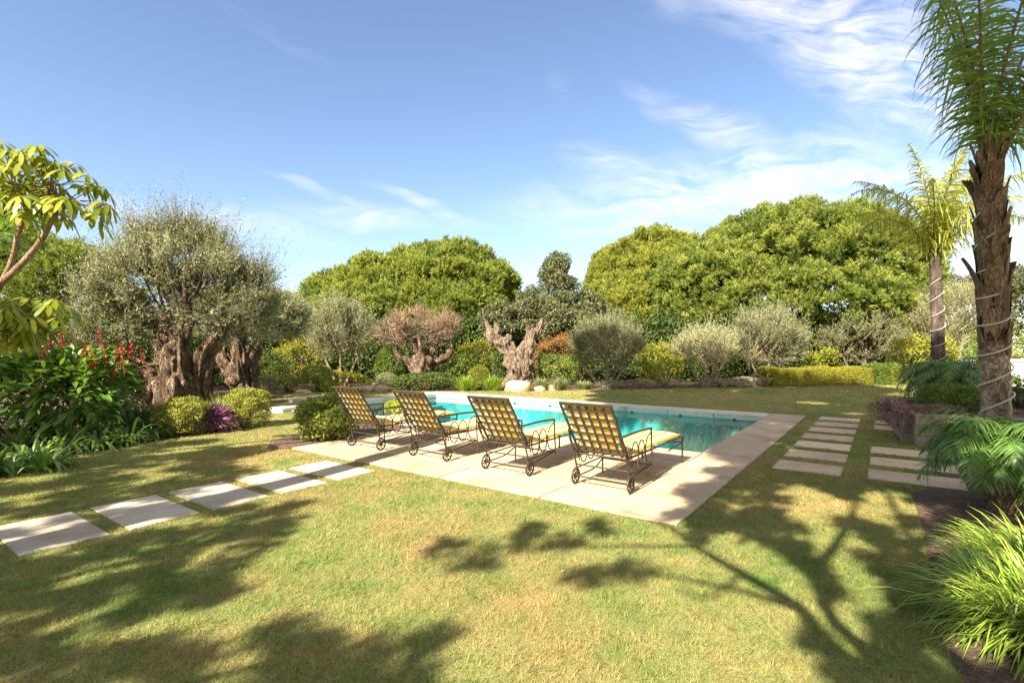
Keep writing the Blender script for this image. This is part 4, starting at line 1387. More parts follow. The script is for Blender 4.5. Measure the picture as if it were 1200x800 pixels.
# dense dark hedge closing the garden behind the border plants
def hedge(name, label, pts, w, h, mat, L, W, dens, z0=0.0, cat='hedge', amp=.1, topvar=.1, tm=.5, rnd=.7):
    """leafy box hedge along a path: leaves on top and both sides"""
    mbh = MB()
    pts = np.asarray(pts, float)
    for a, b in zip(pts[:-1], pts[1:]):
        ln = np.linalg.norm(b - a); t = (b - a) / ln; s = np.array([-t[1], t[0]])
        n = int(dens * ln * (2 * h + w))
        q = rng.random(n) * ln
        r = rng.random(n) * (2 * h + w)
        side = np.where(r < h, -1, np.where(r < 2 * h, 1, 0))
        zz = np.where(side != 0, np.where(r < h, r, r - h), h)
        oo = np.where(side != 0, side * w / 2, r - 2 * h - w / 2)
        D = np.stack([s[0] * side, s[1] * side, (side == 0) * 1.0], 1)
        lum = np.array([mnoise.noise(Vector((x * 1.3, y * 2.3, z * 1.6))) for x, y, z in zip(q + pts[0][0], oo, zz)])
        dep = -rng.random(n) ** 1.8 * .22 * w + lum * amp
        P = np.stack([a[0] + t[0] * q + s[0] * oo, a[1] + t[1] * q + s[1] * oo, zz + z0], 1) + D * dep[:, None]
        P[:, 2] += np.where(side == 0, 0, 0) + lum * topvar * (zz / h)
        d = nrmz(D * .5 + rdir(n) * rnd + UP * .3)
        nr = nrmz(D + rdir(n) * .6 + UP * .2)
        rhombs(mbh, P, d, nr, L * rng.uniform(.7, 1.3, n), W * rng.uniform(.75, 1.25, n), np.clip(rng.normal(tm, .2, n), 0, 1))
    c = pts.mean(0)
    return tag(mbh.build(name, mat, loc=(c[0], c[1], z0)), label, cat)


hedge('boundary_hedge', 'tall dark boundary hedge closing the garden behind all border plants', [(-19, 22), (-8, 26), (6, 26.5), (14, 27), (26, 30)], 1.8, 3.0, L_DARK, .17, .09, 420, amp=.4, topvar=.6)


# ------------------------------------------------------------------ back border, left to right
def bs(name, label, px, Y, wp, top, mat, L, W, n, dpt=None, **kw):
    w = wpx(wp, Y) * (1.14 if name == 'flowering_bush' else 1.03)
    return shrub(name, label, ax(px, Y + (dpt or w) * .3), Y + (dpt or w) * .3, w, hz(top, Y), mat, L, W, n, dpt, **kw)


bs('ball_shrub', 'grey green ball shrub at the foot of the leaning olive', 312, 18.6, 30, 440, L_GREYB, .04, .02, 5000, lumps=30, amp=.06, rnd=.6)
bs('low_shrub', 'low speckled shrub between the grey ball and the clipped block', 338, 19.2, 40, 442, L_BOX, .06, .03, 3000, lumps=20, amp=.2)
bs('flowering_bush', 'tall yellow green bush behind the grey ball shrub', 342, 22, 70, 392, L_YEL, .09, .04, 9000, lumps=40, amp=.2)
bs('flowering_bush', 'dark round bush below the tall yellow green bush', 320, 20.6, 44, 418, L_MID, .08, .04, 4000, lumps=26, amp=.15)
bs('clipped_bush', 'clipped square shouldered bush at the back left of the lawn', 372, 19.9, 31, 428, L_BOX, .04, .022, 8000, power=3.4, lumps=30, amp=.03, rnd=.5, face=1.2, depth=.15, tmean=.55)
bs('low_shrub', 'yellow green ground cover under the silvery young olive', 408, 20.3, 66, 434, L_YEL, .07, .035, 5000, 1.6, lumps=30, amp=.25)
bs('topiary_bush', 'upright dark green rounded bush left of the brown bare tree', 457, 22, 36, 399, L_MID, .06, .032, 8000, lumps=30, amp=.08, power=2.8, rnd=.6)
bs('ball_shrub', 'small grey ball bush left of the low dark hedge', 453, 20.4, 26, 436, L_GREYB, .04, .02, 3000, lumps=24, amp=.06)
bs('low_shrub', 'low dark green spreading bush below the brown bare tree', 497, 20.3, 86, 436, L_DARK, .065, .036, 8000, 1.7, lumps=60, amp=.1, tmean=.65)
bs('flowering_bush', 'bright green bush between the brown tree and the stub trunk', 553, 22.6, 66, 391, L_YEL, .08, .038, 7500, lumps=40, amp=.2, tmean=.4)
bs('flowering_bush', 'dark ivy green bush in front of the bright bush', 540, 21.8, 44, 412, L_MID, .07, .04, 5000, lumps=30, amp=.15)
bs('ball_shrub', 'brownish green ball left of the stub trunk', 561, 20.8, 28, 427, L_YEL, .045, .022, 4000, lumps=24, amp=.06, tmean=.25)
bs('ivy_bush', 'narrow ivy covered bush clinging left of the stub trunk', 584, 21.6, 16, 408, L_DARK, .07, .05, 2600, lumps=20, amp=.12, tmean=.6)
bs('flowering_bush', 'rusty red leaved bush right of the stub trunk', 645, 23, 66, 388, L_RED, .075, .035, 9000, lumps=40, amp=.15)
bs('flowering_bush', 'green bush below the rusty red bush', 652, 21.6, 52, 414, L_MID, .07, .035, 6000, lumps=30, amp=.18, tmean=.6)
bs('flowering_bush', 'yellow tinged hedge bush right of the broad young olive', 775, 24, 62, 399, L_YEL, .09, .042, 8000, lumps=40, amp=.14, tmean=.4)
bs('flowering_bush', 'golden leaved bush left of the pale lit olive', 778, 22.6, 42, 420, L_LIME, .08, .04, 4500, lumps=30, amp=.2, tmean=.45)
bs('flowering_bush', 'green bush behind the pale lit olive', 842, 24, 60, 402, L_MID, .085, .04, 6000, lumps=40, amp=.18, tmean=.55)
bs('flowering_bush', 'yellow leaved bush between the two grey olives', 962, 24.6, 38, 401, L_LIME, .09, .045, 4000, lumps=30, amp=.22)
bs('flowering_bush', 'green yellow bush right of the clipped hedge', 1066, 25, 52, 388, L_LIME, .09, .045, 6000, lumps=40, amp=.2, tmean=.35)
bs('flowering_bush', 'dark bush behind the gap of the two grey olives', 950, 26, 70, 392, L_MID, .09, .045, 5000, lumps=40, amp=.2)
bs('flowering_bush', 'green bush showing left of the broad young olive', 678, 23.6, 40, 408, L_MID, .08, .04, 4000, lumps=30, amp=.2)
# fine leaved tufts along the border front
TF = [(548, 20.4, 20, 437, 'pale green feathery tuft left of the boulder, first of the row'), (575, 20.6, 26, 436, 'pale green feathery tuft touching the boulder'),
      (656, 20.9, 28, 440, 'grey green feathery tuft right of the small rocks'), (392, 20.1, 30, 441, 'feathery tuft right of the clipped square bush'),
      (684, 21.2, 24, 444, 'feathery tuft at the foot of the broad young olive'), (636, 20.8, 20, 440, 'green tuft rising behind the small rocks')]
for px, Y, wp, top, lb in TF:
    x = ax(px, Y); mb = MB()
    for i in range(5):
        strap_clump(mb, x + rng.uniform(-.3, .3) * wpx(wp, Y), Y + rng.uniform(-.2, .2), 0, 110, hz(top, Y) * 1.05, .02, 1.2, .3, .1, tm=.5)
    tag(mb.build('feathery_plant', L_LILY if px < 600 else L_GREYB, loc=(x, Y, 0)), lb, 'plant')
SV = [(712, 21.4, 40, 446), (748, 21.5, 46, 444), (786, 21.8, 50, 442), (838, 22.2, 50, 443), (880, 22.6, 56, 441), (860, 22.2, 40, 446)]
SVL = ['silvery mound at the foot of the broad young olive', 'silvery mound second in the low row on the lawn edge', 'silvery mound left of the pale lit olive trunk', 'silvery mound right of the pale lit olive trunk',
       'silvery mound at the left end of the clipped hedge', 'low silvery mound in front between the pale olive and the hedge']
for (px, Y, wp, top), lb in zip(SV, SVL):
    bs('silver_plant', lb, px, Y, wp, top, L_SILV, .05, .018, 2800, 1.0, lumps=30, amp=.2, rnd=.9)
hedge('clipped_hedge', 'low clipped yellow green hedge along the back right lawn edge', [(ax(900, 23.2), 23.4), (ax(1018, 24.2), 24.4)], 1.0, .78, L_YEL, .05, .025, 2200, amp=.08, topvar=.06, tm=.6)
hedge('clipped_hedge', 'short dark clipped hedge at the right end of the yellow green hedge', [(ax(1018, 24.0), 24.0), (ax(1068, 24.6), 24.7)], 1.1, .92, L_MID, .05, .025, 2200, amp=.08, topvar=.06, tm=.4)


def young_olive(label, px, Y, wp, top, bottom, mat, stems, ntw=1700, tm=.5, base_py=None, up=.6):
    x = ax(px, Y)
    b = np.array([x, Y, 0.0])
    tr, cr, tw = MB(), MB(), MB()
    zt, zb = hz(top, Y), hz(bottom, Y)
    r = wpx(wp / 2, Y)
    zc = (zt + zb) / 2; hh = (zt - zb) / 2
    lob = [(x, Y, zc, r * .72, r * .7, hh * .92), (x - r * .5, Y, zc - hh * .12, r * .5, r * .55, hh * .72), (x + r * .5, Y + .1, zc - hh * .1, r * .5, r * .55, hh * .74),
           (x - r * .1, Y - r * .35, zc + hh * .1, r * .55, r * .5, hh * .8), (x + r * .22, Y, zc + hh * .42, r * .38, r * .4, hh * .55), (x - r * .35, Y, zc + hh * .35, r * .38, r * .4, hh * .55)]
    for dx, dy, rr in stems:
        e = np.array([x + dx * r, Y + dy * r, zb + hh * .5])
        tube(tr, smooth_path([b + (dx * .12, dy * .1, -.05), b * .6 + e * .4 + (dx * r * .05, 0, -.1), e], 12), np.linspace(rr, rr * .4, 12), 9, rough=.12)
        limbs_to(tr, e * .85 + b * .15 + (0, 0, .1), lob, 6, rr * .45, .01)
    olive_sprays(cr, lob, int(ntw * 2.4), 14, .46, .085, .026, 40, .32, .55, zb - .3, up + .3, .7, tw, .22, tm)
    return tree_thing('olive_tree', label, tuple(b), tr, M_BARK_YOUNG, cr, mat, twig_mb=tw)


young_olive('silvery young olive with three slim trunks at the back left', 400, 22, 78, 353, 428, L_OLIVE_GREY, [(-.6, 0, .09), (0, -.1, .10), (.55, .1, .07)], 1900, .55)
young_olive('broad young olive on splayed trunks right of the rusty red bush', 711, 22.2, 84, 375, 440, L_OLIVE_GREY, [(-.75, 0, .11), (0, -.1, .13), (.6, .1, .09), (.2, .2, .06)], 1900, .5)
young_olive('small pale lit olive with forked bare trunks', 827, 22.6, 72, 388, 432, L_OLIVE_PALE, [(-.65, 0, .09), (.0, 0, .09), (.35, -.1, .10), (.7, .1, .08)], 1100, .6)
young_olive('rounded grey olive left of the yellow leaved bush', 897, 24, 92, 364, 440, L_OLIVE_GREY, [(-.4, 0, .09), (.1, 0, .10), (.5, .1, .07)], 2200, .5)
young_olive('grey olive above the clipped hedge right of the yellow leaved bush', 1006, 25.2, 98, 360, 432, L_OLIVE_GREY, [(-.4, 0, .10), (.2, 0, .12), (.6, .1, .09)], 2000, .52)
young_olive('pale grey olive behind the palms at the right', 1118, 24.5, 100, 336, 420, L_OLIVE_PALE, [(-.4, 0, .10), (.2, 0, .12)], 2000, .45)
young_olive('small grey olive between the leaning olive and the middle pine', 330, 24.5, 70, 352, 405, L_OLIVE_GREY, [(-.3, 0, .09), (.3, 0, .10)], 1500, .4)


def brown_tree():
    Y = 21.6
    x = ax(495, Y); b = np.array([x, Y, 0.0])
    tr, cr = MB(), MB()
    gnarly(tr, [b + (0, 0, -.05), b + (0, 0, .45), b + (.03, 0, .95), b + (.08, 0, 1.35)], [.62, .50, .44, .40], 30, 44, .2, 2.2, .18)
    for pts, r in (([b + (-.1, 0, 1.0), b + (-.75, 0, 1.2), b + (-1.05, 0, 1.5), b + (-1.2, 0, 2.0)], .17), ([b + (0, 0, 1.2), b + (-.3, 0, 1.75), b + (-.55, 0, 2.2)], .18),
                   ([b + (.1, 0, 1.2), b + (.4, 0, 1.6), b + (.7, 0, 2.1)], .17), ([b + (.2, 0, 1.0), b + (.8, 0, 1.2), b + (1.15, 0, 1.5), b + (1.25, 0, 2.0)], .15), ([b + (0, -.1, 1.1), b + (.05, -.4, 1.7), b + (-.1, -.5, 2.2)], .14)):
        gnarly(tr, pts, [r, r * .85, r * .6, r * .35], 18, 16, .18, r * 30, .2, 2.5)
    lob = [lobe(472, 363, 56, Y, 408, 1.1), lobe(492, 360, 44, Y, 404, 1.1), lobe(522, 366, 38, Y, 404, 1.0), lobe(455, 378, 30, Y, 408, .8), lobe(505, 368, 50, Y + .4, 412, .9)]
    P, D, Q = lobe_points(lob, 7500, 40, .32, .8)
    k = len(P)
    d = nrmz(D * .6 + rdir(k) * .8 + UP * .4)
    needles(cr, P, d, rdir(k), .42 * rng.uniform(.4, 1.4, k), .018, np.clip(rng.normal(.55, .24, k), 0, 1))
    for s in ((-.9, 1.9), (-.4, 2.0), (.5, 1.9), (1.1, 1.9)):
        limbs_to(tr, b + (s[0], 0, s[1]), lob, 8, .05, .008)
    tree_thing('olive_tree', 'leafless olive with a brown twiggy crown left of centre', tuple(b), tr, M_BARK_OLIVE, cr, M_TWIG_BROWN)


brown_tree()


def stub_tree():
    Y = 21.8
    x = ax(606, Y); b = np.array([x, Y, 0.0])
    tr = MB()
    gnarly(tr, [b + (0, 0, -.05), b + (0, 0, .4), b + (0, 0, 1.0), b + (-.02, 0, 1.55)], [.80, .60, .52, .46], 44, 64, .14, 5.5, .16, 2.2)
    gnarly(tr, [b + (-.2, 0, 1.15), b + (-.5, 0, 1.75), b + (-.95, 0, 2.1), b + (-1.15, 0, 2.45), b + (-1.3, 0, 2.85)], [.34, .29, .23, .14, .06], 34, 36, .2, 1.5, .2, 2.2)
    gnarly(tr, [b + (.2, 0, 1.15), b + (.4, 0, 1.75), b + (.65, 0, 2.2), b + (.95, 0, 2.55), b + (1.08, 0, 2.95)], [.34, .27, .20, .12, .06], 34, 36, .2, 8.5, .2, 2.2)
    gnarly(tr, [b + (-.9, 0, 2.1), b + (-.85, 0, 2.4), b + (-.9, 0, 2.75)], [.18, .14, .06], 16, 20, .2, 3.5, .2, 2.2)
    gnarly(tr, [b + (.6, 0, 2.1), b + (.5, 0, 2.5), b + (.45, 0, 2.65)], [.18, .13, .07], 16, 20, .2, 4.5, .2, 2.2)
    gnarly(tr, [b + (-.5, 0, 1.9), b + (-.3, 0, 2.25)], [.2, .1], 12, 20, .2, 6.5, .2, 2.2)
    o = thing('olive_tree', 'bare pollarded olive stub with two thick forked limbs', 'tree', tuple(b))
    tr.build('trunk', M_BARK_PALE, o, True, loc=tuple(b))


stub_tree()


def rock(label, x, y, sx, sy, sz, seed, group=None):
    import bmesh
    bm = bmesh.new()
    bmesh.ops.create_icosphere(bm, subdivisions=4, radius=1)
    for v in bm.verts:
        p = v.co.copy()
        k = 1 + .22 * mnoise.noise(p * 1.3 + Vector((seed, 0, 0))) + .08 * mnoise.noise(p * 4 + Vector((0, seed, 0)))
        q = p * k
        q = Vector([math.copysign(abs(c) ** .75, c) for c in q])
        v.co = Vector((q.x * sx, q.y * sy, max(q.z, -.6) * sz))
    me = bpy.data.meshes.new('boulder')
    bm.to_mesh(me); bm.free()
    for p in me.polygons: p.use_smooth = True
    me.attributes.new('tint', 'FLOAT', 'POINT').data.foreach_set('value', [.6] * len(me.vertices))
    me.materials.append(M_ROCK)
    o = bpy.data.objects.new('boulder', me)
    o.location = (x, y, sz * .4); o.rotation_euler = (0, 0, seed)
    COL.objects.link(o)
    tag(o, label, 'rock', group)


RK = [(607, 20.5, .55, .38, .30, 2.9, 'large pale boulder in front of the stub trunk'), (633, 20.7, .26, .22, .14, 1.1, 'small rock just right of the large boulder'),
      (645, 20.9, .25, .2, .16, 2.1, 'yellowish rock second right of the large boulder'), (447, 20.2, .26, .2, .17, 3.1, 'pale rock at the left end of the low dark bush'),
      (432, 20.3, .28, .22, .16, 4.1, 'pale rock between the ground cover and the low dark bush'), (418, 20.2, .22, .2, .13, 5.1, 'pale rock below the yellow green ground cover'),
      (355, 19.4, .3, .22, .09, 6.1, 'flat pale rock left of the clipped square bush'), (439, 20.6, .2, .2, .22, 7.3, 'upper pale rock in the little heap by the low dark bush')]
for px, Y, a, b_, c, s, lb in RK:
    rock(lb, ax(px, Y), Y, a, b_, c, s, 'rocks along the back border')


# ------------------------------------------------------------------ right side: palms, planter, wall
def boot(mb, c, az, z, r, w, L, flare):
    """old leaf base clasping the palm trunk"""
    n = 7
    t = np.linspace(0, 1, n)
    rows = []
    for q in t:
        rad = r + flare * q ** 1.8
        ww = w * (1 - .72 * q)
        for s in (-1, -.4, .4, 1):
            a = az + s * ww / max(r, .05) * .5
            rr = rad - .012 * abs(s) ** 2
            rows.append((c[0] + math.cos(a) * rr, c[1] + math.sin(a) * rr, z + L * q))
    f = []
    for i in range(n - 1):
        for j in range(3):
            f.append([i * 4 + j, i * 4 + j + 1, i * 4 + 5 + j, i * 4 + 4 + j])
    mb.add(rows, f)


def helix(path_fn, z0, z1, turns, r_fn, n=160, ph=0.0):
    t = np.linspace(0, 1, n)
    out = []
    for q in t:
        z = z0 + (z1 - z0) * q
        cx_, cy_ = path_fn(z)
        a = ph + q * turns * 2 * math.pi
        out.append((cx_ + math.cos(a) * r_fn(z), cy_ + math.sin(a) * r_fn(z), z + .05 * math.cos(a + 1.2 * math.sin(z * 2.3))))
    return np.array(out)


def palm_near():
    b = np.array([5.66, 6.0, 0.0])
    top = 3.75
    lean = lambda z: (b[0] - .02 * z, b[1] + .02 * z)
    rad = lambda z: np.interp(z, [0, .5, 1.4, 2.2, 3.0, 3.75], [.165, .135, .132, .130, .118, .09])
    o = thing('queen_palm', 'near tall palm with ragged trunk wrapped in cable', 'palm tree', tuple(b))
    tr = MB()
    n, seg = 130, 40
    z = np.linspace(-.05, top, n)
    th = np.linspace(0, 2 * np.pi, seg, endpoint=False)
    V = np.zeros((n, seg, 3))
    for i, zz in enumerate(z):
        cx_, cy_ = lean(zz)
        ringp = (zz * 4.3) % 1
        groove = -.012 * math.exp(-((ringp - .5) / .10) ** 2) if zz < 1.9 else 0
        for j, a in enumerate(th):
            w = mnoise.noise(Vector((math.cos(a) * 1.6, math.sin(a) * 1.6, zz * .9))) * .020 + mnoise.noise(Vector((math.cos(a) * 5, math.sin(a) * 5, zz * 1.5))) * .008
            rr = rad(zz) + w + groove * (1 + .8 * mnoise.noise(Vector((math.cos(a) * 2, math.sin(a) * 2, zz * 6))))
            V[i, j] = (cx_ + math.cos(a) * rr, cy_ + math.sin(a) * rr, zz)
    i = np.arange(n - 1)[:, None]; j = np.arange(seg)[None]; j2 = (j + 1) % seg
    tr.add(V, np.stack([i * seg + j, i * seg + j2, (i + 1) * seg + j2, (i + 1) * seg + j], -1).reshape(-1, 4))
    tro = tr.build('trunk', M_BARK_PALM, o, True, loc=tuple(b))
    bt = MB()
    fz = np.linspace(1.75, top + .05, 60)
    fb = MB()
    tube(fb, [(*lean(q), q) for q in fz], [rad(q) + .006 + .010 * mnoise.noise(Vector((q * 9, 0, 1))) for q in fz], 26, rough=.05)
    fb.build('trunk_fibre', M_FIBRE, tro, True, loc=tuple(b))
    for k in range(38):
        q = k / 37
        zz = 1.45 + 2.05 * q ** .95
        boot(bt, lean(zz), k * 2.399 + .4, zz, rad(zz) + .014, .20 + .08 * rng.random(), .36 + .22 * rng.random(), .022 + .05 * q + (.10 if rng.random() < .3 and q > .3 else 0))
    for k in range(9):
        a_ = k * .7 + rng.uniform(-.2, .2)
        boot(bt, lean(top - .2), a_, top - .22 + rng.uniform(-.05, .05), rad(top) * .9, .10, .34 + .2 * rng.random(), .08 + .05 * rng.random())
    bt.build('leaf_bases', M_BOOT, tro, True, loc=tuple(b))
    mr, ml = MB(), MB()
    c = np.array([*lean(top), top])
    spec = [(3.0, 1.44, 3.6, .30), (2.2, 1.46, 3.6, .3), (3.9, 1.44, 3.5, .35), (.3, 1.22, 3.5, .5), (.9, 1.36, 3.6, .5), (4.9, 1.42, 3.5, .4), (5.6, 1.26, 3.5, .6), (1.5, 1.42, 3.6, .4),
            (.0, 1.05, 3.3, .8), (5.3, 1.2, 3.3, .8)]
    for az, el, L, dr in spec:
        frond(mr, ml, c + rng.normal(0, .03, 3) - (0, 0, .1), az, el, L, dr, 66, .70, .032, .6, .85, .026, .14, .68, .5)
    mr.build('frond_stalks', M_STEM, o, True, loc=tuple(b))
    ml.build('fronds', L_PALM, o, loc=tuple(b))
    rp = MB()
    tube(rp, helix(lean, .5, 3.5, 9.2, lambda q: rad(q) + .022, 260, .5), .009, 6)
    tag(rp.build('wrapped_cable', M_ROPE, loc=tuple(b)), 'pale cable spiralling up the near tall palm trunk', 'cable')
    r2 = rp


palm_near()


def palm_far():
    b = np.array([10.3, 12.5, 0.0])
    top = 3.75
    lean = lambda z: (b[0] - .03 * (z - 1.6), b[1])
    rad = lambda z: np.interp(z, [0, 2, 3.75], [.165, .132, .115])
    o = thing('queen_palm', 'far smaller palm with sunlit yellow green fronds', 'palm tree', tuple(b))
    tr = MB()
    tube(tr, [(*lean(q), q) for q in np.linspace(-.05, top, 26)], [rad(q) for q in np.linspace(-.05, top, 26)], 18, rough=.07)
    tro = tr.build('trunk', M_TRUNK_D, o, True, loc=tuple(b))
    bt = MB()
    for k in range(24):
        q = k / 23
        zz = 1.7 + 2.0 * q
        boot(bt, lean(zz), k * 2.399, zz, rad(zz) - .004, .18, .4, .012 + .06 * max(0, q - .5))
    bt.build('leaf_bases', M_TRUNK_D, tro, True, loc=tuple(b))
    mr, ml = MB(), MB()
    c = np.array([*lean(top), top - .05])
    for az, el, L, dr in ((3.2, 1.42, 3.2, 2.0), (2.6, 1.45, 3.0, 1.3), (.3, 1.35, 2.8, 1.7), (5.6, 1.38, 2.9, 1.5), (4.3, 1.42, 3.0, 1.5), (1.2, 1.4, 2.9, 1.4), (3.7, 1.45, 3.1, 1.0),
                          (3.3, 1.10, 2.6, 2.0), (6.1, 1.15, 2.6, 1.9), (5.0, 1.2, 2.5, 1.8), (4.7, 1.5, 3.0, .8), (.1, 1.48, 2.9, 1.1), (2.0, 1.3, 2.9, 1.7), (5.3, 1.48, 2.9, 1.0), (4.0, 1.3, 2.9, 1.7)):
        frond(mr, ml, c, az, el, L * 1.06, dr, 84, .58, .028, .75, .75, .022, .14, .7, .7)
    mr.build('frond_stalks', M_STEM, o, True, loc=tuple(b))
    ml.build('fronds', L_PALM_Y, o, loc=tuple(b))
    rp = MB()
    tube(rp, helix(lean, .9, 3.3, 6.5, lambda q: rad(q) + .02, 160, 1.5), .008, 6)
    tag(rp.build('wrapped_cable', M_ROPE, loc=tuple(b)), 'pale cable spiralling up the far smaller palm trunk', 'cable')


palm_far()


def pygmy(label, b, h, L, n, mat, ll=.26, tm=.5, lw=.0125, nl=46):
    b = np.array(b, float)
    o = thing('dwarf_palm', label, 'palm tree', tuple(b))
    tr = MB()
    tube(tr, smooth_path([b + (0, 0, -.05), b + (.03, 0, h * .5), b + (0, 0, h)], 14), np.linspace(.115, .15, 14), 16, rough=.14)
    for k in range(70):
        zz = h * (k / 70)
        boot(tr, (b[0], b[1]), k * 2.399, b[2] + zz, .12, .10, .09, .035)
    tr.build('trunk', M_BOOT, o, True, loc=tuple(b))
    mr, ml = MB(), MB()
    for i in range(n):
        az = i * 2.399 + rng.uniform(-.2, .2)
        q = i / n
        frond(mr, ml, b + (0, 0, h), az, 1.25 - 1.15 * q, L * rng.uniform(.85, 1.1), 1.5 + .5 * rng.random() + .5 * (1 - q), nl, ll, lw, .22, .5, .008, .10, tm, .75)
    mr.build('frond_stalks', L_PYG, o, True, loc=tuple(b))
    ml.build('fronds', mat, o, loc=tuple(b))


pygmy('near dwarf palm with feathery fronds in front of the tall trunk', (4.98, 5.25, 0), .62, .88, 52, L_PYG, .30, .55)
pygmy('second dwarf palm behind the near one at the right frame edge', (5.75, 5.2, 0), .55, .95, 40, L_PYG, .28, .5)
pygmy('far dwarf palm in the raised planter below the smaller tall palm', (9.3, 11.0, .5), .5, 1.15, 48, L_PYG, .30, .45, .018, 44)

# raised planter
mb = MB()
pl = [(6.95, 8.95), (8.35, 8.25), (10.8, 7.6)]
for a, b in zip(pl[:-1], pl[1:]):
    a, b = np.array(a), np.array(b)
    n_ = int(np.linalg.norm(b - a) / .55)
    for i in range(n_):
        for k in range(3):
            off = .5 * (k % 2)
            p = a + (b - a) * ((i + .5) / n_)
            box(mb, (p[0] + rng.normal(0, .008), p[1] + rng.normal(0, .008), .09 + k * .18), (np.linalg.norm(b - a) / n_ - .012, .2, .172), math.atan2(b[1] - a[1], b[0] - a[0]), .012, rng.random())
a, b = np.array([7.0, 9.1]), np.array([8.9, 12.2])
n_ = 6
for i in range(n_):
    for k in range(3):
        p = a + (b - a) * ((i + .5) / n_)
        box(mb, (p[0], p[1], .09 + k * .18), (np.linalg.norm(b - a) / n_ - .012, .2, .172), math.atan2(b[1] - a[1], b[0] - a[0]), .012, rng.random())
tag(mb.build('planter_wall', M_WALL, loc=(7.0, 9.0, 0)), 'low stone retaining wall of the raised palm planter', 'wall')
mb = MB()
mb.add([(7.0, 9.05, .50), (8.38, 8.33, .50), (10.8, 7.68, .50), (14, 9, .50), (14, 14, .50), (8.9, 12.2, .50)], [[0, 1, 2, 5], [2, 3, 4, 5]])
tag(mb.build('planter_soil', M_SOIL), kind='structure')
shrub('ball_shrub', 'dark green cushion shrub on top of the raised planter', 8.15, 9.6, 1.15, .52, L_MID, .035, .02, 9000, lumps=50, amp=.1, z0=.5, tmean=.4)
shrub('ball_shrub', 'darker shrub right of the cushion shrub in the planter', 9.3, 9.5, 1.3, .5, L_DARK, .05, .028, 6000, lumps=40, amp=.15, z0=.5)
mb = MB()
leaf_skin(mb, [(6.95, 9.15, .40, .26, .34, .36), (7.2, 9.9, .45, .25, .5, .36), (7.35, 8.95, .58, .5, .25, .14), (8.2, 8.5, .56, .6, .22, .12)], 6000, .035, .018, 40, .2, .4, .02)
tag(mb.build('trailing_plant', L_PINK, loc=(7.0, 9.2, 0)), 'pinkish trailing plant spilling over the planter corner', 'plant')

# white wall at the far right with a coping and siding lines
mb = MB()
box(mb, (19.5, 16.1, .64), (10.6, .25, 1.28), 0, .01)
w_ = mb
o = thing('garden_wall', 'white rendered wall behind the palms at the right edge', 'wall', (14.2, 16.1, 0))
mb.build('wall_panel', M_WHITE, o, loc=(14.2, 16.1, 0))
mb = MB()
box(mb, (19.5, 16.1, 1.315), (10.75, .36, .06), 0, .012)
box(mb, (19.5, 15.95, .72), (10.6, .03, .03), 0, .005)
box(mb, (19.5, 15.95, .95), (10.6, .03, .03), 0, .005)
mb.build('wall_coping', M_WHITE, o, loc=(14.2, 16.1, 0))
shrub('leafy_bush', 'green bush behind the white wall at the right edge', 17.2, 17.9, 3.0, 2.3, L_MID, .09, .045, 7000, lumps=40, amp=.18)
shrub('leafy_bush', 'orange green bush between the tall palms by the white wall', 14.6, 18.4, 2.6, 2.2, L_YEL, .09, .045, 6000, lumps=40, amp=.2)
shrub('leafy_bush', 'dark low bush behind the planter in front of the white wall', 13.0, 14.6, 2.6, 1.0, L_DARK, .08, .04, 6000, lumps=40, amp=.2)

# lily turf in the near right corner
for i, (cx_, cy_, n_, L_, lb) in enumerate(((3.12, 2.95, 1600, .74, 'big clump of long bright green blades in the near right corner'),
                                          (3.85, 3.65, 1300, .68, 'clump of long green blades behind the corner clump'),
                                          (4.35, 3.15, 900, .75, 'clump of long green blades at the right frame edge'))):
    mb = MB()
    strap_clump(mb, cx_, cy_, 0, int(n_ * 1.25), L_, .0115, 1.0, .62, .32, tm=.47, tv=.22, lean=(-.12, -.03))
    tag(mb.build('lily_turf', L_LILY, loc=(cx_, cy_, 0)), lb, 'plant', 'long bladed clumps in the palm bed')
mb = MB()
tube(mb, smooth_path([(4.35, 4.7, .015), (4.75, 4.72, .02), (5.05, 4.72, .12), (5.12, 4.75, .35), (5.05, 4.85, .5)], 22), .012, 8)
tag(mb.build('irrigation_pipe', M_PIPE, loc=(4.7, 4.7, 0)), 'brown irrigation pipe rising beside the near dwarf palm', 'pipe')
mb = MB()
tube(mb, smooth_path([(3.85, 4.55, .03), (4.05, 4.45, .03), (4.25, 4.35, .02)], 8), .018, 8)
tag(mb.build('fallen_stick', M_STEM, loc=(4.0, 4.5, 0)), 'short fallen stick on the soil at the lawn edge', 'stick')


# ------------------------------------------------------------------ trees behind the camera whose shade falls into the garden
def unshade(S, h):
    return np.array([S[0] - AX * COT * h, S[1] - AY * COT * h, h])


def clear_of_view(p, r=.9):
    return p[1] < -.3 or p[2] - r > EYE + .70 * p[1] + .2 or abs(p[0]) - r > 1.03 * p[1] + .3


def canopy(mbc, S_list, hlo, hhi, r, ntuft, per, L, W):
    lob = []
    for S in S_list:
        for _ in range(6):
            p = unshade(S, rng.uniform(hlo, hhi))
            if clear_of_view(p):
                lob.append((*p, r * rng.uniform(.7, 1.2), r * rng.uniform(.7, 1.2), r * rng.uniform(.45, .7)))
                break
    for l in lob:
        c = np.array(l[:3]); q = np.array(l[3:])
        n = ntuft
        P = c + rdir(n) * q * (rng.random(n) ** .5)[:, None]
        d = nrmz(rdir(n) + UP * .4)
        rep = lambda a: np.repeat(a, per, 0)
        dd = nrmz(rep(d) * .6 + rdir(n * per) * .8)
        needles(mbc, rep(P), dd, rdir(n * per), L * rng.uniform(.7, 1.2, n * per), W, np.clip(rng.normal(.5, .15, n * per), 0, 1))
    return lob


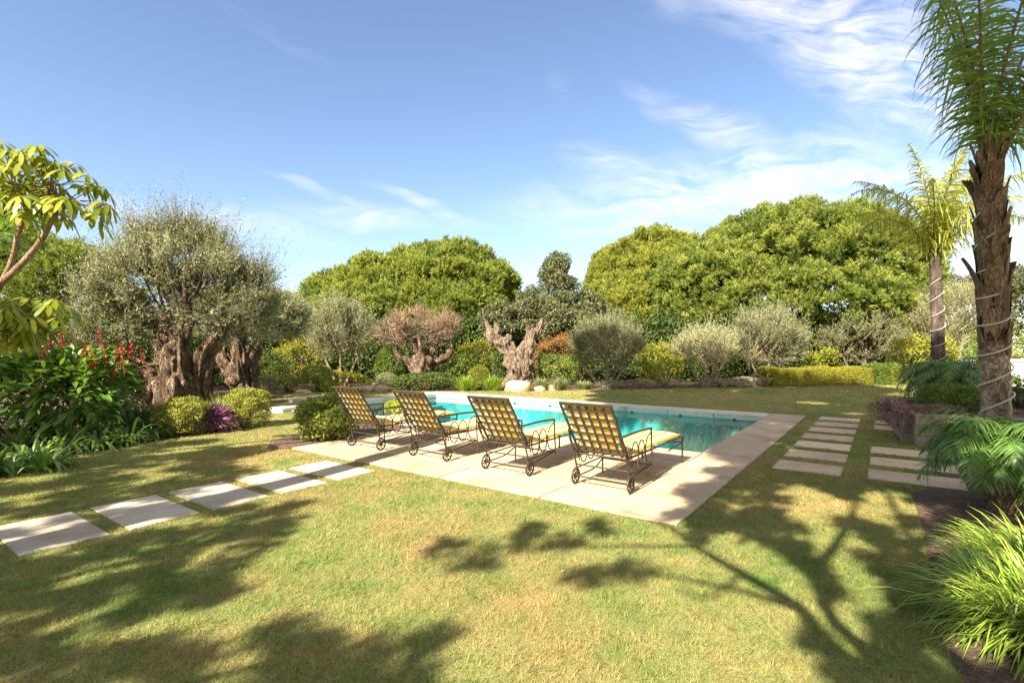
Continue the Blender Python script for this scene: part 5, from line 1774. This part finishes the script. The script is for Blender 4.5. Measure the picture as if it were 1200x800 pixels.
def shade_right():
    tr, cr = MB(), MB()
    S = []
    # (photo px, py) of dappled shade on the ground with a density
    LIT = [(925, 702, 125, 26, 33), (877, 660, 48, 30, 20), (970, 627, 36, 36, 0), (1010, 682, 42, 26, 35), (1040, 586, 44, 13, 8), (1047, 622, 34, 13, 40), (1092, 626, 22, 13, 30),
           (958, 582, 42, 11, 10), (925, 601, 28, 12, 20), (1008, 632, 16, 12, 0), (1000, 487, 34, 5, 0), (960, 473, 30, 4, 0), (905, 503, 22, 6, 0), (975, 527, 22, 6, 0)]
    cells = [(x0, y0, .09) for x0 in np.arange(.5, 5, .19) for y0 in np.arange(2.2, 4.6, .19)] + [(x0, y0, .17) for x0 in np.arange(.5, 9, .31) for y0 in np.arange(4.6, 7.5, .31)] + [(x0, y0, .4) for x0 in np.arange(1, 22, .8) for y0 in np.arange(7.6, 24, .8)]
    for x0, y0, jit in cells:
        if True:
            x = x0 + rng.uniform(-jit, jit); y = y0 + rng.uniform(-jit, jit)
            px = CX + F * x / y; py = HY + F * EYE / y
            d = 0
            if py > 600:
                edge = 785 + (py - 612) * 1.12
                if px > edge + 6: d = .93
            elif py > 540:
                edge = 850 - (py - 540) * 1.0
                if px > edge: d = .60
                if px > 900 and py < 582: d = .97
            else:
                edge = 705 + max(0, py - 468) * 1.95
                if px > edge: d = .97
                if py < 451: d = 0
            if px > 1040 and py < 481: d = 0
            uu, vv = to_uv(x, y)
            if PU0 < uu < PU1 - .3 and PV0 + .2 < vv < 9: d = min(d, .30)
            if px > 1105 and 620 < py < 780: d = .25
            if px > 1085 and 540 < py < 620: d = .6
            for ex, ey, la, lb_, an in LIT:
                ca, sa = math.cos(R(an)), math.sin(R(an))
                dx, dy = px - ex, py - ey
                if ((dx * ca + dy * sa) / la) ** 2 + ((-dx * sa + dy * ca) / lb_) ** 2 < 1:
                    d = 0
            if px < 1420 and rng.random() < d:
                S.append((x, y))
    for px, py in ((600, 640), (520, 642), (660, 636), (690, 676), (740, 668), (560, 660), (620, 622), (700, 618)):
        S.append(gp(px, py))
    canopy(cr, [q for q in S[:-8] if q[1] < 4.6], 5.0, 6.2, .155, 30, 6, .12, .036)
    canopy(cr, [q for q in S[:-8] if 4.6 <= q[1] < 7], 5.4, 6.8, .24, 52, 6, .15, .045)
    canopy(cr, [q for q in S[:-8] if q[1] >= 7], 8.5, 11.5, .78, 240, 6, .28, .08)
    canopy(cr, S[-8:], 6.5, 7.5, .22, 24, 6, .16, .04)
    b = np.array([1.1, -1.9, 0.0])
    A = lambda px, py, h: unshade(gp(px, py), h)
    fork = np.array([.55, -1.85, 2.4])
    tube(tr, smooth_path([b, (.9, -1.9, 1.2), fork], 10), np.linspace(.13, .085, 10), 12, rough=.06)
    for pts, r in (([fork, A(1000, 780, 3.4), A(940, 715, 4.2), A(870, 672, 5.0), A(815, 640, 5.8), A(780, 615, 6.6), A(730, 600, 7.6)], .058),
                   ([fork, A(1010, 760, 3.6), A(955, 670, 4.8), A(920, 620, 5.8), A(890, 585, 6.8), A(850, 560, 8)], .05),
                   ([A(940, 715, 4.2), A(860, 690, 5.4), A(760, 672, 6.6), A(690, 672, 7.0)], .03),
                   ([A(955, 670, 4.8), A(990, 620, 6), A(1000, 575, 7.5), A(960, 530, 9.5)], .055),
                   ([A(870, 672, 5.0), A(830, 700, 5.7), A(800, 690, 6.2)], .025),
                   ([fork, A(1060, 720, 4.0), A(1070, 640, 5.6), A(1030, 560, 8), A(1000, 490, 10)], .06),
                   ([A(815, 640, 5.8), A(720, 640, 6.6), A(620, 640, 7.2), A(530, 642, 7.4)], .025),
                   ([A(1070, 640, 5.6), A(1200, 560, 8), A(1150, 480, 10.5)], .07)):
        tube(tr, smooth_path(pts, 22), np.linspace(r, r * .35, 22), 8, rough=.06)
    tree_thing('shade_pine', 'tall spreading pine beside the camera casting dappled shade on the right', tuple(b), tr, M_BARK_PINE, cr, L_PINE)


def shade_left():
    tr, cr = MB(), MB()
    S = []
    LIT = [(205, 672, 30, 9, -22), (70, 687, 24, 8, -12), (132, 657, 20, 7, -10), (270, 645, 28, 8, -25), (30, 720, 26, 8, -10), (180, 720, 22, 9, -20), (110, 760, 30, 10, -15), (300, 612, 18, 6, -20),
           (395, 770, 26, 8, -10), (300, 780, 16, 8, -30)]
    EX, EY = [570, 590, 612, 640, 672, 720, 770, 830, 900], [395, 372, 346, 312, 280, 256, 236, 200, 150]
    cells = [(x0, y0, .12) for x0 in np.arange(-7, .6, .24) for y0 in np.arange(1.9, 6.8, .24)] + [(x0, y0, .22) for x0 in np.arange(-15, .6, .42) for y0 in np.arange(5.4, 12, .42)]
    for x0, y0, jit in cells:
        x = x0 + rng.uniform(-jit, jit); y = y0 + rng.uniform(-jit, jit)
        px = CX + F * x / y; py = HY + F * EYE / y
        d = 0
        if jit < .2:
            if py > 577 and px < np.interp(py, EX, EY) and py > 655 - .18 * px: d = .88
            if py > 738 and 215 < px < 500 and py > 742 + 14 * math.sin(px * .05): d = .8
            if 590 < py <= 655 - .18 * px and px > -40: d = .55
            for ex, ey, la, lb_, an in LIT:
                ca, sa = math.cos(R(an)), math.sin(R(an))
                dx, dy = px - ex, py - ey
                if ((dx * ca + dy * sa) / la) ** 2 + ((-dx * sa + dy * ca) / lb_) ** 2 < 1:
                    d = 0
            if px < -330: d = 0
        elif py <= 590:
            if py > 518 and px < 300 - (585 - py) * .3: d = .52
            if py > 500 and px < 150 and py < 545: d = .8
            if py <= 520 and x < -6.7 and y < 10.5 and x > -15: d = .7
        if rng.random() < d:
            S.append((x, y))
    canopy(cr, [q for q in S if q[1] < 5.6], 4.8, 6.0, .19, 34, 6, .13, .038)
    canopy(cr, [q for q in S if q[1] >= 5.6], 5.4, 6.6, .34, 60, 5, .17, .05)
    b = np.array([-8.0, -4.5, 0.0])
    f1 = np.array([-8.1, -4.4, 2.6])
    tube(tr, smooth_path([b, (-8.1, -4.5, 1.2), f1], 10), np.linspace(.28, .22, 10), 12, rough=.06)
    A = lambda px, py, h: unshade(gp(px, py), h)
    for pts, r in (([f1, A(0, 700, 4.5), A(150, 660, 5.6), A(260, 610, 6.6)], .07), ([f1, A(-200, 620, 5), A(0, 560, 6.5)], .08), ([f1, A(100, 840, 4.6), A(350, 800, 6.2)], .05),
                   ([f1, A(-500, 560, 5.5), A(-200, 500, 7)], .12)):
        tube(tr, smooth_path(pts, 16), np.linspace(r, r * .3, 16), 8, rough=.06)
    tree_thing('shade_tree', 'broad tree behind the left edge shading the near left lawn', tuple(b), tr, M_BARK_PINE, cr, L_MID)
    # slim bare trunk that throws the straight stripe over slabs and deck
    tr = MB()
    tube(tr, smooth_path([(-5.5, 2.1, -.05), (-5.66, 2.1, 3.0), (-5.72, 2.1, 4.5), (-6.2, 2.1, 6.8)], 20), np.linspace(.22, .17, 20), 14, rough=.04)
    o = thing('bare_pole', 'slim bare trunk left of the frame throwing a straight shadow stripe', 'pole', (-5.5, 2.1, 0))
    tr.build('trunk', M_BARK_PINE, o, True, loc=(-5.5, 2.1, 0))


shade_right()
shade_left()
